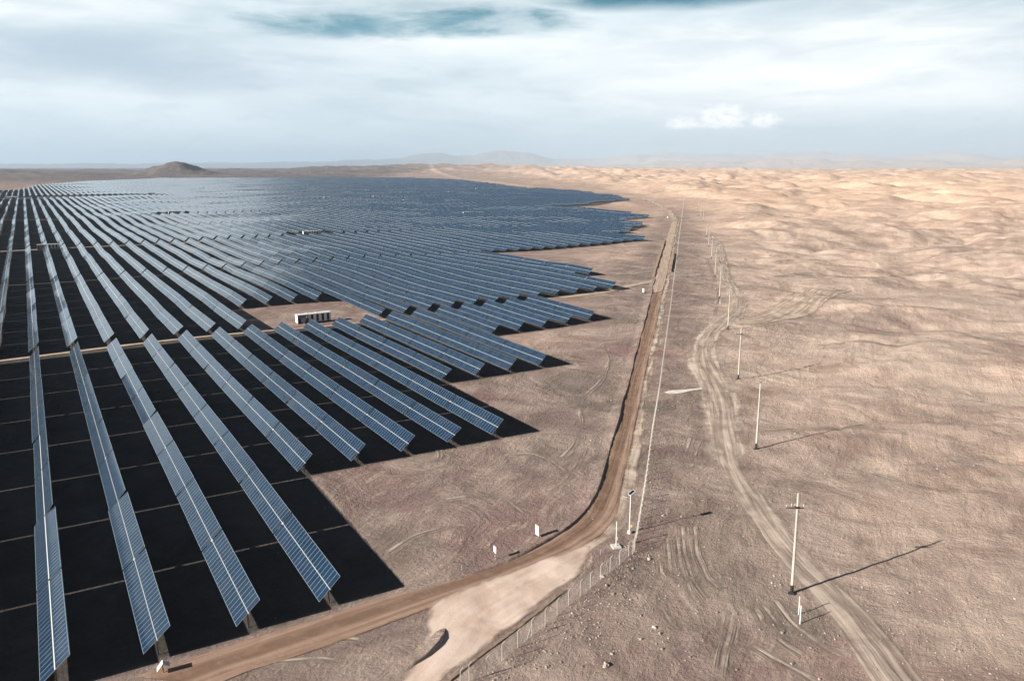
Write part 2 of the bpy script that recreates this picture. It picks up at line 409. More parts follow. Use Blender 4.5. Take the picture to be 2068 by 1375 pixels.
def ground_colour(t, pos):
    """shared soil colour: returns colour socket, fine height socket, coordinates"""
    x, y, z = t.xyz(pos)
    p2 = t.comb(x, y, 0.0)
    at = t.new('ShaderNodeAttribute', attribute_name='zone')
    zr, zg, zb = t.xyz(at.outputs['Vector'])    # x: east of the fence, y: distance class, z: crease
    big = t.noise(p2, 0.012, 5.0, 0.6, 0.6)
    mid = t.noise(p2, 0.055, 6.0, 0.62, 1.2)
    # wind- and tyre-drawn streaks
    rot = t.new('ShaderNodeVectorRotate'); rot.rotation_type = 'Z_AXIS'
    t.put(rot.inputs['Vector'], p2); rot.inputs['Angle'].default_value = R(-62)
    warp = t.vm('ADD', rot.outputs[0], t.vm('SCALE', t.comb(t.noise(p2, 0.03, 3.0), t.noise(t.vm('ADD', p2, (40., 9., 0.)), 0.03, 3.0), 0.0), scale=14.0))
    st = t.noise(t.vm('MULTIPLY', warp, (0.24, 1.0, 1.0)), 0.42, 8.0, 0.72)
    st2 = t.noise(t.vm('MULTIPLY', warp, (0.9, 0.30, 1.0)), 0.22, 8.0, 0.68)
    fine = t.noise(p2, 1.6, 8.0, 0.7)
    grit = t.noise(p2, 9.0, 4.0, 0.75)
    mauve = t.mix(t.mr(mid, 0.34, 0.66), (0.275, 0.200, 0.175), (0.47, 0.365, 0.315))
    olive = t.noise(t.vm('ADD', p2, (70., 33., 0.)), 0.035, 6.0, 0.6, 0.8)
    mauve = t.mix(t.mr(olive, 0.52, 0.62, 0.0, 0.7), mauve, (0.205, 0.172, 0.142))
    mauve = t.mix(t.mr(big, 0.50, 0.60), mauve, (0.305, 0.198, 0.182))
    tan = t.mix(t.mr(mid, 0.30, 0.68), (0.49, 0.352, 0.285), (0.76, 0.59, 0.485))
    orange = t.mix(t.mr(mid, 0.3, 0.7), (0.70, 0.480, 0.350), (0.80, 0.585, 0.445))
    farl = t.mr(t.m('SUBTRACT', t.vm('LENGTH', p2), t.m('MULTIPLY', zg, 9000.0)), 2500.0, 4500.0)
    farl = t.m('MULTIPLY', farl, t.mr(t.m('DIVIDE', x, t.m('MAXIMUM', y, 1.0)), 0.02, -0.22))
    mauve = t.mix(farl, mauve, t.mix(t.mr(mid, 0.3, 0.7), (0.105, 0.085, 0.085), (0.16, 0.130, 0.122)))
    lo = t.mr(t.m('ADD', zr, t.m('MULTIPLY', t.m('SUBTRACT', big, 0.5), 1.2)), 0.35, 0.85)
    base = t.mix(lo, mauve, tan)
    base = t.mix(t.m('MULTIPLY', zg, t.mr(zr, 0.3, 1.0, 0.35, 1.0)), base, orange)
    blot = t.noise(t.vm('ADD', p2, (300., 120., 0.)), 0.017, 7.0, 0.6, 0.9)
    base = t.mix(t.m('MULTIPLY', t.mr(blot, 0.50, 0.62, 0.0, 0.75), t.m('MAXIMUM', zr, 0.4)), base, t.mix(zg, (0.35, 0.262, 0.222), (0.62, 0.44, 0.335)))
    base = t.mix(t.m('MULTIPLY', t.mr(blot, 0.47, 0.36, 0.0, 0.7), t.m('MAXIMUM', zr, 0.35)), base, t.mix(zg, (0.62, 0.49, 0.405), (0.82, 0.625, 0.49)))
    fld = t.new('ShaderNodeAttribute', attribute_name='field').outputs['Fac']   # worked, darker soil between the rows, painted darker still to deepen panel shadows
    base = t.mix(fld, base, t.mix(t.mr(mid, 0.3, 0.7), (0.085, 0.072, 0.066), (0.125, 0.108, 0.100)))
    pale = t.m('MULTIPLY', t.m('MULTIPLY', t.m('SUBTRACT', 1.0, fld), t.mr(st, 0.50, 0.72)), t.mr(big, 0.38, 0.60))
    pale = t.m('MAXIMUM', t.m('MULTIPLY', pale, 0.75), t.m('MULTIPLY', zb, t.mr(mid, 0.3, 0.62, 0.25, 0.8)), clamp=True)
    base = t.mix(pale, base, t.mix(zg, (0.66, 0.525, 0.435), (0.80, 0.61, 0.475)))
    dark = t.m('MULTIPLY', t.mr(st2, 0.60, 0.40, 0.0, 1.0), 0.30)
    base = t.mix(dark, base, t.vm('SCALE', base, scale=0.62))
    base = t.mix(t.mr(fine, 0.35, 0.7, 0.0, 0.35), base, t.vm('SCALE', base, scale=0.58))
    base = t.mix(t.mr(grit, 0.66, 0.74, 0.0, 0.5), base, t.vm('SCALE', base, scale=1.5))
    base = t.mix(t.mr(grit, 0.34, 0.27, 0.0, 0.6), base, t.vm('SCALE', base, scale=0.45))
    # scraped arcs left by wheels and blades
    wv = t.new('ShaderNodeTexWave', wave_type='BANDS', bands_direction='X', wave_profile='SIN')
    t.put(wv.inputs['Vector'], t.vm('ADD', p2, t.vm('SCALE', t.comb(t.noise(p2, 0.045, 2.0), t.noise(t.vm('ADD', p2, (9., 55., 0.)), 0.045, 2.0), 0.0), scale=55.0)))
    wv.inputs['Scale'].default_value = 0.22; wv.inputs['Distortion'].default_value = 3.5
    wv.inputs['Detail'].default_value = 4.0; wv.inputs['Detail Scale'].default_value = 0.6; wv.inputs['Detail Roughness'].default_value = 0.65
    am = t.noise(t.vm('ADD', p2, (17., 91., 0.)), 0.05, 3.0, 0.55, 0.5)
    amask = t.m('MULTIPLY', t.mr(am, 0.50, 0.62), t.mr(t.vm('LENGTH', p2), 500.0, 220.0))
    arcs = t.m('MULTIPLY', wv.outputs['Fac'], amask)
    return base, (st, st2, fine, grit, mid, arcs), p2

def make_ground():
    m, t, p, o = newmat('desert_soil')
    geo = t.new('ShaderNodeNewGeometry')
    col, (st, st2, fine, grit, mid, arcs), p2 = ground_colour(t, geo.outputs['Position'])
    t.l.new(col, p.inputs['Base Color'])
    p.inputs['Roughness'].default_value = 0.95
    p.inputs['Specular IOR Level'].default_value = 0.15
    hgt = t.m('ADD', t.m('MULTIPLY', st, 0.9), t.m('ADD', t.m('MULTIPLY', fine, 0.45), t.m('ADD', t.m('MULTIPLY', grit, 0.07), t.m('MULTIPLY', mid, 1.6))))
    t.l.new(t.bump(hgt, 1.0, 0.75), p.inputs['Normal'])
    return m
M_ground = make_ground()

def make_dirt(name, c_lo, c_hi, edge_w=1.2, stripes=0.5, scale=0.5, fade=0.5, rut=3.0, dark_mid=None, patchy=False):
    """a driven-over strip of soil; its edges thin out into the ground beneath"""
    m, t, p, o = newmat(name)
    uv = t.new('ShaderNodeUVMap', uv_map='UVMap').outputs[0]
    geo = t.new('ShaderNodeNewGeometry')
    ux, uy, _ = t.xyz(uv)                      # ux: metres along, uy: metres across from centre
    at = t.new('ShaderNodeAttribute', attribute_name='edge').outputs['Fac']   # metres from the nearest edge
    p2 = geo.outputs['Position']
    n = t.noise(p2, scale, 6.0, 0.62, 0.6)
    sv = t.comb(t.m('MULTIPLY', ux, 0.045), t.m('MULTIPLY', uy, rut), 0.0)
    sn = t.noise(sv, 1.0, 5.0, 0.6, 0.25)
    grit = t.noise(p2, 6.0, 5.0, 0.7)
    f = t.m('ADD', t.m('MULTIPLY', n, 1.0 - stripes), t.m('MULTIPLY', sn, stripes))
    c = t.mix(t.mr(f, 0.36, 0.62), c_lo, c_hi)
    if dark_mid:
        w = t.mr(t.m('ABSOLUTE', t.m('ADD', uy, 0.6)), dark_mid[1], dark_mid[1] * 0.3)
        c = t.mix(t.m('MULTIPLY', w, t.mr(n, 0.25, 0.6, 0.35, 1.0)), c, dark_mid[0])
    c = t.mix(t.mr(grit, 0.62, 0.75, 0.0, 0.35), c, t.vm('SCALE', c, scale=1.35))
    c = t.mix(t.mr(grit, 0.38, 0.28, 0.0, 0.45), c, t.vm('SCALE', c, scale=0.6))
    t.l.new(c, p.inputs['Base Color'])
    p.inputs['Roughness'].default_value = 0.95; p.inputs['Specular IOR Level'].default_value = 0.15
    hh = t.m('ADD', t.m('MULTIPLY', sn, min(1.0, stripes * 1.3)), t.m('ADD', t.m('MULTIPLY', grit, 0.15), t.m('MULTIPLY', n, 0.5)))
    t.l.new(t.bump(hh, 0.9, 0.30), p.inputs['Normal'])
    a = t.mr(t.m('ADD', at, t.m('MULTIPLY', t.m('SUBTRACT', t.m('ADD', t.m('MULTIPLY', n, 0.6), t.m('MULTIPLY', sn, 0.4)), 0.5), edge_w * 3.2)), 0.0, edge_w)
    a = t.m('MULTIPLY', a, t.mr(sn, 0.3, 0.6, 1.0 - fade, 1.0), clamp=True)
    if patchy: a = t.m('MULTIPLY', a, t.mr(t.noise(p2, 0.16, 4.0, 0.6), 0.37, 0.56, 0.0, 0.95))
    t.l.new(a, p.inputs['Alpha'])
    return m
M_road = make_dirt('packed_road_dirt', (0.28, 0.178, 0.130), (0.42, 0.290, 0.220), 0.45, 0.75, 0.35, 0.0, 0.9, dark_mid=((0.22, 0.138, 0.095), 2.6))
M_roadp = make_dirt('pale_road_dirt', (0.40, 0.295, 0.225), (0.56, 0.435, 0.345), 0.45, 0.7, 0.2, 0.0, 1.0)
M_spur = make_dirt('pale_packed_sand', (0.60, 0.45, 0.365), (0.76, 0.61, 0.515), 1.1, 0.12, 0.12, 0.1, 0.8)
M_track = make_dirt('tyre_track_sand', (0.34, 0.265, 0.218), (0.60, 0.49, 0.41), 1.5, 0.5, 0.18, 0.7, 1.0)
M_branch = make_dirt('loose_pale_sand', (0.44, 0.335, 0.26), (0.66, 0.54, 0.44), 2.0, 0.3, 0.2, 0.6, 0.7)
M_loose = make_dirt('trodden_sand', (0.48, 0.38, 0.315), (0.68, 0.56, 0.47), 2.6, 0.25, 0.25, 0.8, 0.6)
M_cross = make_dirt('service_lane_sand', (0.42, 0.31, 0.24), (0.58, 0.45, 0.36), 0.4, 0.6, 0.25, 0.0, 1.5)
M_white = make_dirt('white_spilled_sand', (0.72, 0.64, 0.56), (0.86, 0.80, 0.74), 0.5, 0.3, 0.6, 0.2, 1.0)

def make_module(tube_line):
    m, t, p, o = newmat('solar_glass' + ('_far' if tube_line else ''))
    uv = t.new('ShaderNodeUVMap', uv_map='UVMap').outputs[0]
    ux, uy, _ = t.xyz(uv)                      # metres along, metres across from the tube
    pitch = 21.15 / 21.0
    q = t.m('DIVIDE', ux, pitch)
    fr = t.m('FRACT', q)
    dl = t.m('MULTIPLY', t.m('MINIMUM', fr, t.m('SUBTRACT', 1.0, fr)), pitch)
    la = t.m('LESS_THAN', dl, 0.032)
    ay = t.m('ABSOLUTE', uy)
    lb = t.m('GREATER_THAN', ay, 1.955)
    line = t.m('MAXIMUM', la, lb)
    lc = t.m('LESS_THAN', ay, 0.075)
    # cell pattern inside each module
    cy = t.m('FRACT', t.m('DIVIDE', ay, 0.163)); cx = t.m('FRACT', t.m('DIVIDE', ux, 0.168))
    cl = t.m('MAXIMUM', t.m('GREATER_THAN', cy, 0.93), t.m('GREATER_THAN', cx, 0.93))
    wn = t.new('ShaderNodeTexWhiteNoise', noise_dimensions='3D')
    oi = t.new('ShaderNodeObjectInfo')
    t.put(wn.inputs['Vector'], t.comb(t.m('FLOOR', q), t.m('SIGN', uy), t.m('ADD', t.m('FLOOR', t.m('DIVIDE', ux, 1000.0)), t.m('MULTIPLY', oi.outputs['Random'], 50.0))))
    wc = t.new('ShaderNodeTexWhiteNoise', noise_dimensions='3D')
    t.put(wc.inputs['Vector'], t.comb(t.m('FLOOR', t.m('DIVIDE', ux, 0.168)), t.m('FLOOR', t.m('DIVIDE', uy, 0.163)), oi.outputs['Random']))
    base = t.mix(wn.outputs[0], (0.003, 0.018, 0.044), (0.006, 0.030, 0.068))
    base = t.mix(t.m('MULTIPLY', wc.outputs[0], 0.45), base, (0.002, 0.010, 0.045))
    base = t.mix(t.m('MULTIPLY', cl, 0.22), base, (0.06, 0.10, 0.14))
    geo = t.new('ShaderNodeNewGeometry')
    dust = t.noise(geo.outputs['Position'], 0.35, 5.0, 0.6)
    base = t.mix(t.mr(dust, 0.4, 0.75, 0.01, 0.06), base, (0.28, 0.26, 0.24))
    base = t.mix(line, base, (0.19, 0.265, 0.315))
    if tube_line: base = t.mix(lc, base, (0.48, 0.51, 0.51))
    t.l.new(base, p.inputs['Base Color'])
    any_ = t.m('MAXIMUM', line, lc) if tube_line else line
    t.put(p.inputs['Roughness'], t.mr(any_, 0, 1, 0.11, 0.5, False))
    p.inputs['IOR'].default_value = 1.52
    p.inputs['Sheen Weight'].default_value = 0.10
    p.inputs['Sheen Roughness'].default_value = 0.35
    p.inputs['Sheen Tint'].default_value = (0.9, 0.95, 1.0, 1)
    return m
M_mod = make_module(False); M_modfar = make_module(True)
M_galv = plain('galvanised_steel', (0.55, 0.56, 0.55), 0.45, 0.25, 0.1)
M_tube = plain('torque_tube_steel', (0.46, 0.49, 0.49), 0.5, 0.1, 0.06)
M_post = plain('driven_steel_pile', (0.20, 0.19, 0.18), 0.6, 0.5, 0.2)
M_back = plain('module_backsheet', (0.45, 0.46, 0.47), 0.6, 0, 0.08)
M_white_p = plain('white_paint', (0.80, 0.80, 0.78), 0.45, 0, 0.05)
M_cream = plain('cream_paint', (0.52, 0.50, 0.44), 0.5, 0, 0.08)
M_conc = plain('pale_concrete', (0.62, 0.60, 0.55), 0.85, 0, 0.12, 2.0, 0.01)
M_pole = plain('weathered_pole', (0.50, 0.46, 0.40), 0.8, 0, 0.16, 1.2, 0.01)
M_tar = plain('black_tar_coat', (0.018, 0.018, 0.020), 0.7, 0, 0.3, 4.0)
M_dark = plain('dark_steel', (0.04, 0.04, 0.045), 0.5, 0.4, 0.2)
M_louvre = plain('blue_black_louvre', (0.025, 0.04, 0.07), 0.5, 0.1, 0.2)
M_glassblue = plain('small_solar_glass', (0.008, 0.014, 0.025), 0.2, 0, 0.2)
M_rust = plain('rust_orange', (0.42, 0.13, 0.05), 0.7, 0, 0.25)
M_yellow = plain('faded_yellow', (0.66, 0.58, 0.22), 0.7, 0, 0.15)
M_rock = plain('desert_stone', (0.34, 0.27, 0.23), 0.9, 0, 0.35, 2.2, 0.05)
M_rockp = plain('pale_stone', (0.46, 0.40, 0.35), 0.9, 0, 0.2, 3.0, 0.04)
M_bank = plain('loose_earth_bank', (0.25, 0.18, 0.14), 0.95, 0, 0.3, 1.3, 0.08, 0.1)
M_wire = plain('fence_wire', (0.50, 0.50, 0.47), 0.5, 0.2, 0.05)
M_ins = plain('brown_porcelain', (0.09, 0.05, 0.04), 0.3, 0, 0.2)

# ---------------------------------------------------------------- ground sheet
def grid_mesh(name, X, Y, Z, mat, wrap=False):
    nr, nt = X.shape
    co = np.stack([X, Y, Z], -1).reshape(-1, 3).astype(np.float32)
    i, j = np.meshgrid(np.arange(nr - 1), np.arange(nt - 1), indexing='ij')
    a = (i * nt + j).ravel(); q = np.stack([a, a + 1, a + nt + 1, a + nt], -1).astype(np.int32)
    q = q[:, ::-1]
    me = bpy.data.meshes.new(name)
    me.vertices.add(len(co)); me.vertices.foreach_set('co', co.ravel())
    me.loops.add(q.size); me.loops.foreach_set('vertex_index', q.ravel())
    me.polygons.add(len(q)); me.polygons.foreach_set('loop_start', np.arange(0, q.size, 4, dtype=np.int32))
    me.polygons.foreach_set('use_smooth', np.ones(len(q), bool))
    me.update(calc_edges=True)
    me.materials.append(mat)
    return me
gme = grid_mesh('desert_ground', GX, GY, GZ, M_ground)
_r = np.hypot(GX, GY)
_xb = np.interp(GY, [-500, 0, 100, 600, 1000, 1500, 2200, 3300, 5000, 9000], [-120, -14, 12, 128, 218, 190, 110, -80, -400, -900])
_s = GX - _xb
_az = np.degrees(np.arctan2(GX, GY))
zx = ss(-30 - 0.06 * np.maximum(_r - 800, 0), 60 + 0.25 * np.maximum(_r - 800, 0), _s) * (0.62 + 0.38 * ss(90, 200, _r)) + 0.55 * ss(110, 260, _r) * ss(-150, -40, _s) * (1 - ss(-30, 0, _s))
zy = ss(350, 1500, _r) * ss(-14, 10, _az) + 0.25 * ss(3000, 6000, _r) * ss(-12, 0, _az)
zy = np.clip(zy, 0, 1) * (1 - ss(14000, 24000, _r) * 0.75)
wx = GX + 25 * gn(GX / 90, GY / 90, 41); wy = GY + 25 * gn(GX / 90, GY / 90, 42)
cr1 = np.abs(gn(wx / 130, wy / 130, 21)); cr2 = np.abs(gn((wx + 60 * gn(GX / 300, GY / 300, 43)) / 330, wy / 330, 27))
zz = np.maximum((1 - ss(0.0, 0.13, cr1)) * 0.7, (1 - ss(0.0, 0.11, cr2)) * 0.8 * ss(200, 600, _r)) * ss(10, 80, _s) * ss(120, 260, _r)
_u, _v = xy_uv(GX, GY)
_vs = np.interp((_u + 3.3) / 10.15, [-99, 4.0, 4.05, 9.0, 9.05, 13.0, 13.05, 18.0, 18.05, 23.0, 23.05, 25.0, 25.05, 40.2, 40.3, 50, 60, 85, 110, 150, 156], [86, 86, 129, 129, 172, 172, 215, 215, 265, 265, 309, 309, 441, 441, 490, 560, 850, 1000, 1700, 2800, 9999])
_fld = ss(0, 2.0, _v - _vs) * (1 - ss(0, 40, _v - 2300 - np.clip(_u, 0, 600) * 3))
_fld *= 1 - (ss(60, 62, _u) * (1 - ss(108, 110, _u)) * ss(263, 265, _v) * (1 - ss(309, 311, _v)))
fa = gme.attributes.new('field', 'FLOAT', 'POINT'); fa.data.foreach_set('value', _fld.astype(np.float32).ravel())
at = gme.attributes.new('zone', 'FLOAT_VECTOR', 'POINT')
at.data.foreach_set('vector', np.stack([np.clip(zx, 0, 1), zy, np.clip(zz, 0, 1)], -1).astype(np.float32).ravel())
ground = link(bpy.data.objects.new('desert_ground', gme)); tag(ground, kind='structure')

# ---------------------------------------------------------------- ribbons of road and track
def resample(P, step):
    P = np.array(P, float); d = np.r_[0, np.cumsum(np.hypot(*np.diff(P, axis=0).T))]
    n = max(2, int(d[-1] / step) + 1); s = np.linspace(0, d[-1], n)
    # smooth the corners a little
    X = np.interp(s, d, P[:, 0]); Y = np.interp(s, d, P[:, 1])
    w = max(1, int(6.0 / step)) | 1
    if n > 4 * w and w > 1:
        kx = np.ones(w) / w
        Xp = np.convolve(np.pad(X, w // 2, 'edge'), kx, 'valid'); Yp = np.convolve(np.pad(Y, w // 2, 'edge'), kx, 'valid')
        X, Y = Xp, Yp
    return X, Y
def ribbon(name, L, Rt, mat, step, ncross, off, kind='structure', taper=True):
    n = None
    Lx, Ly = resample(L, step); Rx, Ry = resample(Rt, step)
    n = max(len(Lx), len(Rx)); tt = np.linspace(0, 1, n)
    f = lambda a: np.interp(tt, np.linspace(0, 1, len(a)), a)
    Lx, Ly, Rx, Ry = f(Lx), f(Ly), f(Rx), f(Ry)
    c = np.linspace(0, 1, ncross)
    X = Lx[:, None] * (1 - c) + Rx[:, None] * c; Y = Ly[:, None] * (1 - c) + Ry[:, None] * c
    dist = np.hypot(X, Y)
    Z = hz(X, Y) + off + dist * 0.00035
    me = grid_mesh(name, X, Y, Z, mat)
    wdt = np.hypot(Lx - Rx, Ly - Ry)
    mx = (Lx + Rx) / 2; my = (Ly + Ry) / 2
    al = np.r_[0, np.cumsum(np.hypot(np.diff(mx), np.diff(my)))]
    ea = np.minimum(c, 1 - c)[None, :] * wdt[:, None]
    ends = np.minimum(al, al[-1] - al)[:, None] if taper else 1e3
    e = np.minimum(ea, ends)
    at = me.attributes.new('edge', 'FLOAT', 'POINT'); at.data.foreach_set('value', e.astype(np.float32).ravel())
    uvv = np.stack([np.broadcast_to(al[:, None], X.shape), (c[None, :] - 0.5) * wdt[:, None]], -1).reshape(-1, 2)
    li = np.empty(len(me.loops), np.int32); me.loops.foreach_get('vertex_index', li)
    ul = me.uv_layers.new(name='UVMap'); ul.data.foreach_set('uv', uvv[li].astype(np.float32).ravel())
    # face up
    nrm = me.polygons[0].normal
    if nrm.z < 0: me.flip_normals()
    o = link(bpy.data.objects.new(name, me)); tag(o, kind=kind)
    return o
def smooth_line(P):
    x, y = resample(P, 2.0); return np.stack([x, y], -1)
def along(C, w):
    """left and right edges of a strip of width w (number or list) round a centre line"""
    C = np.array(C, float); T = np.gradient(C, axis=0); T /= np.hypot(T[:, 0], T[:, 1])[:, None]
    N = np.stack([-T[:, 1], T[:, 0]], -1); w = np.broadcast_to(np.array(w, float), (len(C),))[:, None] / 2
    return C + N * w, C - N * w
ribbon('dirt_road', DATA['road_l'][4:], DATA['road_r'][4:], M_road, 1.0, 26, 0.055, taper=True)
ribbon('dirt_road', DATA['road_l'][:5], DATA['road_r'][:5], M_roadp, 1.5, 22, 0.065, taper=True)
ribbon('far_dirt_road', *along(DATA['far_road'], 9.0), M_branch, 4.0, 8, 0.3)
ribbon('sandy_turnout', DATA['spur_l'], DATA['spur_r'], M_spur, 0.5, 30, 0.085, taper=False)
ribbon('tyre_track_path', *along(DATA['track'], [8, 8, 7, 7, 6, 6, 5.5, 5, 5, 5, 5.5, 6, 6.5, 6.5, 6.5, 6.2, 6, 5.8, 5.8, 6, 6.2, 6.4, 6.4, 6.6, 6.8, 7, 7][:len(DATA['track'])]), M_track, 1.0, 24, 0.05)
ribbon('loose_track_sand', *along(DATA['track'][2:18], [5, 6, 7, 8, 8, 8, 8, 9, 10, 12, 12, 11, 10, 10, 9, 8]), M_loose, 1.2, 20, 0.035)
ribbon('sandy_trail', *along(DATA['branch'], [6, 8, 10, 14, 18, 20, 20, 16][:len(DATA['branch'])]), M_branch, 2.0, 16, 0.07)
ribbon('entry_path', *along(DATA['entry'], 5.0), M_cross, 1.5, 10, 0.06)
ribbon('white_sand_patch', *along(DATA['spill'], [2.6, 3.4, 2.4, 1.9, 1.6]), M_white, 0.6, 10, 0.07)
for (v0, u0, u1, w) in ((264.0, -70, 118, 2.4), (617.2, -80, 210, 3.2), (970.5, -120, 200, 4.0), (1324, -160, 200, 4.5)):
    uu = np.linspace(u0, u1, 40); C = np.stack(uv_xy(uu, np.full(40, v0)), -1)
    ribbon('service_lane', *along(C, w), M_cross, 2.0, 8, 0.05)

# faint wheel marks curling over the open soil
M_marks = make_dirt('wheel_marks', (0.21, 0.162, 0.138), (0.54, 0.445, 0.375), 0.9, 0.75, 0.35, 1.0, 1.7, patchy=True)
for C, w in DATA_MARKS:
    ribbon('wheel_marks', *along(smooth_line(C), w), M_marks, 0.8, 14, 0.03)
# pale graded shoulders of the road
rr = np.array(DATA['road_r']); rL = np.array(DATA['road_l'])
ribbon('road_shoulder', *along(smooth_line(rr[:17] + np.array([0.9, 0.2])), 3.2), M_branch, 1.2, 10, 0.04)
# low banks of graded earth beside the road
def bank(name, C, w, hh, mat, seed, dz=0.0):
    C = np.array(C, float); X0, Y0 = resample(C, 0.5 if len(C) < 12 else 0.8)
    T = np.gradient(np.stack([X0, Y0], -1), axis=0); T /= np.hypot(T[:, 0], T[:, 1])[:, None]
    N = np.stack([-T[:, 1], T[:, 0]], -1)
    c = np.array([-1, -0.7, -0.4, -0.1, 0.2, 0.5, 0.72, 0.78, 0.9, 1.0])
    wv = w * (1 + 0.35 * gn(X0 / 23, Y0 / 23, seed)); ends = np.minimum(np.arange(len(X0)), np.arange(len(X0))[::-1]) / 6.0
    hv = hh * (0.8 + 0.4 * gn(X0 / 17, Y0 / 17, seed + 1) + 0.12 * gn(X0 / 1.3, Y0 / 1.3, seed + 2)) * np.clip(ends, 0, 1)
    X = X0[:, None] + N[:, :1] * c * wv[:, None] / 2; Y = Y0[:, None] + N[:, 1:] * c * wv[:, None] / 2
    prof = np.clip((c + 1) / 1.6, 0, 1) ** 1.3 * np.clip((1 - c) / 0.22, 0, 1)
    Z = hz(X, Y) - 0.05 + (hv[:, None]) * prof[None, :]
    Z += 0.05 * gn(X / 0.6, Y / 0.6, seed + 5) * prof[None, :]
    me = grid_mesh(name, X, Y, Z, mat)
    if me.polygons[0].normal.z < 0: me.flip_normals()
    o = link(bpy.data.objects.new(name, me)); tag(o, kind='structure'); return o
rl = np.array(DATA['road_l'])
bank('earth_bank', rl[3:19] + np.array([-0.9, 0.2]), 3.4, 0.55, M_ground, 301)
bank('earth_bank', rl[1:4] + np.array([-0.9, 0.1]), 2.2, 0.9, M_bank, 311)
bank('earth_bank', np.array(DATA['island']) , 2.6, 0.75, M_ground, 321)
bank('earth_bank', np.array(DATA['bank2']) + np.array([1.0, 0]), 3.0, 1.3, M_bank, 331)
sr = np.array(DATA['spur_r'])
bank('earth_bank', sr[3:] + np.array([0.3, 0]), 0.9, 0.25, M_bank, 341)

# ---------------------------------------------------------------- solar tables
PITCH = 10.15; TL = 21.15; TP = 21.6; HUB = 2.4; TILT = R(41.0); RZ = A0 - math.pi / 2   # local +Y runs along the row
def blocks():
    v = 87.5; out = []; b = 0
    while v < 4300:
        for half in range(2):
            out.append((b, v)); v += 8 * TP; b += 1
            v += 2.2 if half == 0 else 0
        v += 4.0
        if b == 8: v += 40          # the wide depot strip
        if b == 9: pass
    return out
BL = []
v = 87.5
for b in range(24):
    BL.append(v); v += 8 * TP - 0.4
    v += 6.6 if b % 2 == 0 and b == 0 else (2.6 if b % 2 == 1 else 6.0)
    if b == 8: v += 45
def vstart(k):
    u = -3.3 + PITCH * k
    if k <= 3: return BL[0]
    if k <= 8: return BL[0] + 2 * TP
    if k <= 12: return BL[0] + 4 * TP
    if k <= 17: return BL[0] + 6 * TP
    if k <= 22: return BL[1]
    if k <= 24: return BL[1] + 2 * TP
    if k <= 39: return BL[2]
    if k > 44: u = -3.3 + PITCH * (k + (k * 7 // 3) % 4)      # short ragged fingers along the eastern edge
    return float(np.interp(u, [403, 460, 492, 557, 604, 612, 700, 843, 975, 1090, 1160, 1500, 1590, 2000],
                           [490, 520, 547, 628, 645, 880, 930, 985, 1163, 1458, 1836, 2700, 2924, 5000]))
def vend(k):
    u = -3.3 + PITCH * k
    return float(np.interp(u, [-200, -60, 0, 28, 200, 570, 1000, 1500, 1700], [2200, 2300, 2450, 2862, 3500, 4233, 4100, 3900, 3500]))
CLEAR = [(1, 7, 10, 0, 1)]          # block, first row, last row, first table, last table left out
CONT_SPOTS = []
for (b, k0) in ((3, 18), (5, 13), (5, 30), (4, 42), (7, 43), (7, 52), (9, 66), (6, 50), (9, 95), (8, 76), (11, 60), (11, 36), (9, 20), (11, 110)):
    CLEAR.append((b, k0, k0 + 3, 0, 0)); CONT_SPOTS.append((b, k0))
tabs = []          # (k, block, index in block, v0)
for k in range(-14, 168):
    vs, ve = vstart(k), vend(k); first = {}
    for b, bv in enumerate(BL):
        for i in range(8):
            v0 = bv + i * TP
            if v0 < vs - 2 or v0 + TL > ve: continue
            if any(b == c[0] and c[1] <= k <= c[2] and c[3] <= i <= c[4] for c in CLEAR): continue
            if b == 9 and k < 25 and i == 0: continue
            tabs.append((k, b, i, v0))
T = np.array([(k, b, i, v) for k, b, i, v in tabs], float)
tu = -3.3 + PITCH * T[:, 0]
X0, Y0 = uv_xy(tu, T[:, 3]); X1, Y1 = uv_xy(tu, T[:, 3] + TL)
Z0, Z1 = hz(X0, Y0), hz(X1, Y1)
# camera view test used only to leave out what no viewpoint near the photograph could see
xm, ym = (X0 + X1) / 2, (Y0 + Y1) / 2
azm = np.degrees(np.arctan2(xm, ym)); rm = np.hypot(xm, ym)
keep = (azm > -45) & (azm < 45) & (ym > 40)
Hf = 1588.0
px0 = 1034 + Hf * X0 / np.maximum(Y0, 1); px1 = 1034 + Hf * X1 / np.maximum(Y1, 1)
vis = keep & (np.minimum(px0, px1) < 2068) & (np.maximum(px0, px1) > 4)
score = np.where(vis, 1.0 / rm, 0)
# apparent size: projected area of the face as seen from the camera
nx, ny = -math.sin(TILT) * Ud[0], -math.sin(TILT) * Ud[1]
fac = np.abs(nx * (0 - xm) + ny * (0 - ym) + math.cos(TILT) * 52.6) / rm ** 3
fac = np.where(vis, fac + 2e-7 * (rm < 260), 0)
order = np.argsort(-fac)
near_ids = set(order[:300].tolist())

# meshes shared by the individual tables
def module_mesh(side):
    b = MB(); a0, a1 = (0.055, 2.0) if side > 0 else (-2.0, -0.055); th = 0.04
    b.quad([(a0, 0, th), (a1, 0, th), (a1, TL, th), (a0, TL, th)], [(0.0, a0), (0.0, a1), (TL, a1), (TL, a0)])
    me_top = b
    b.quad([(a0, TL, 0), (a1, TL, 0), (a1, 0, 0), (a0, 0, 0)])
    for q in (((a0,0,0),(a1,0,0),(a1,0,th),(a0,0,th)), ((a1,TL,0),(a0,TL,0),(a0,TL,th),(a1,TL,th)), ((a1,0,0),(a1,TL,0),(a1,TL,th),(a1,0,th)), ((a0,TL,0),(a0,0,0),(a0,0,th),(a0,TL,th))):
        b.quad(q)
    me = b.mesh('solar_module_row', M_mod); me.materials.append(M_back); me.materials.append(M_galv)
    me.polygons[1].material_index = 1
    for i in range(2, 6): me.polygons[i].material_index = 2
    return me
ME_hi, ME_lo = module_mesh(1), module_mesh(-1)
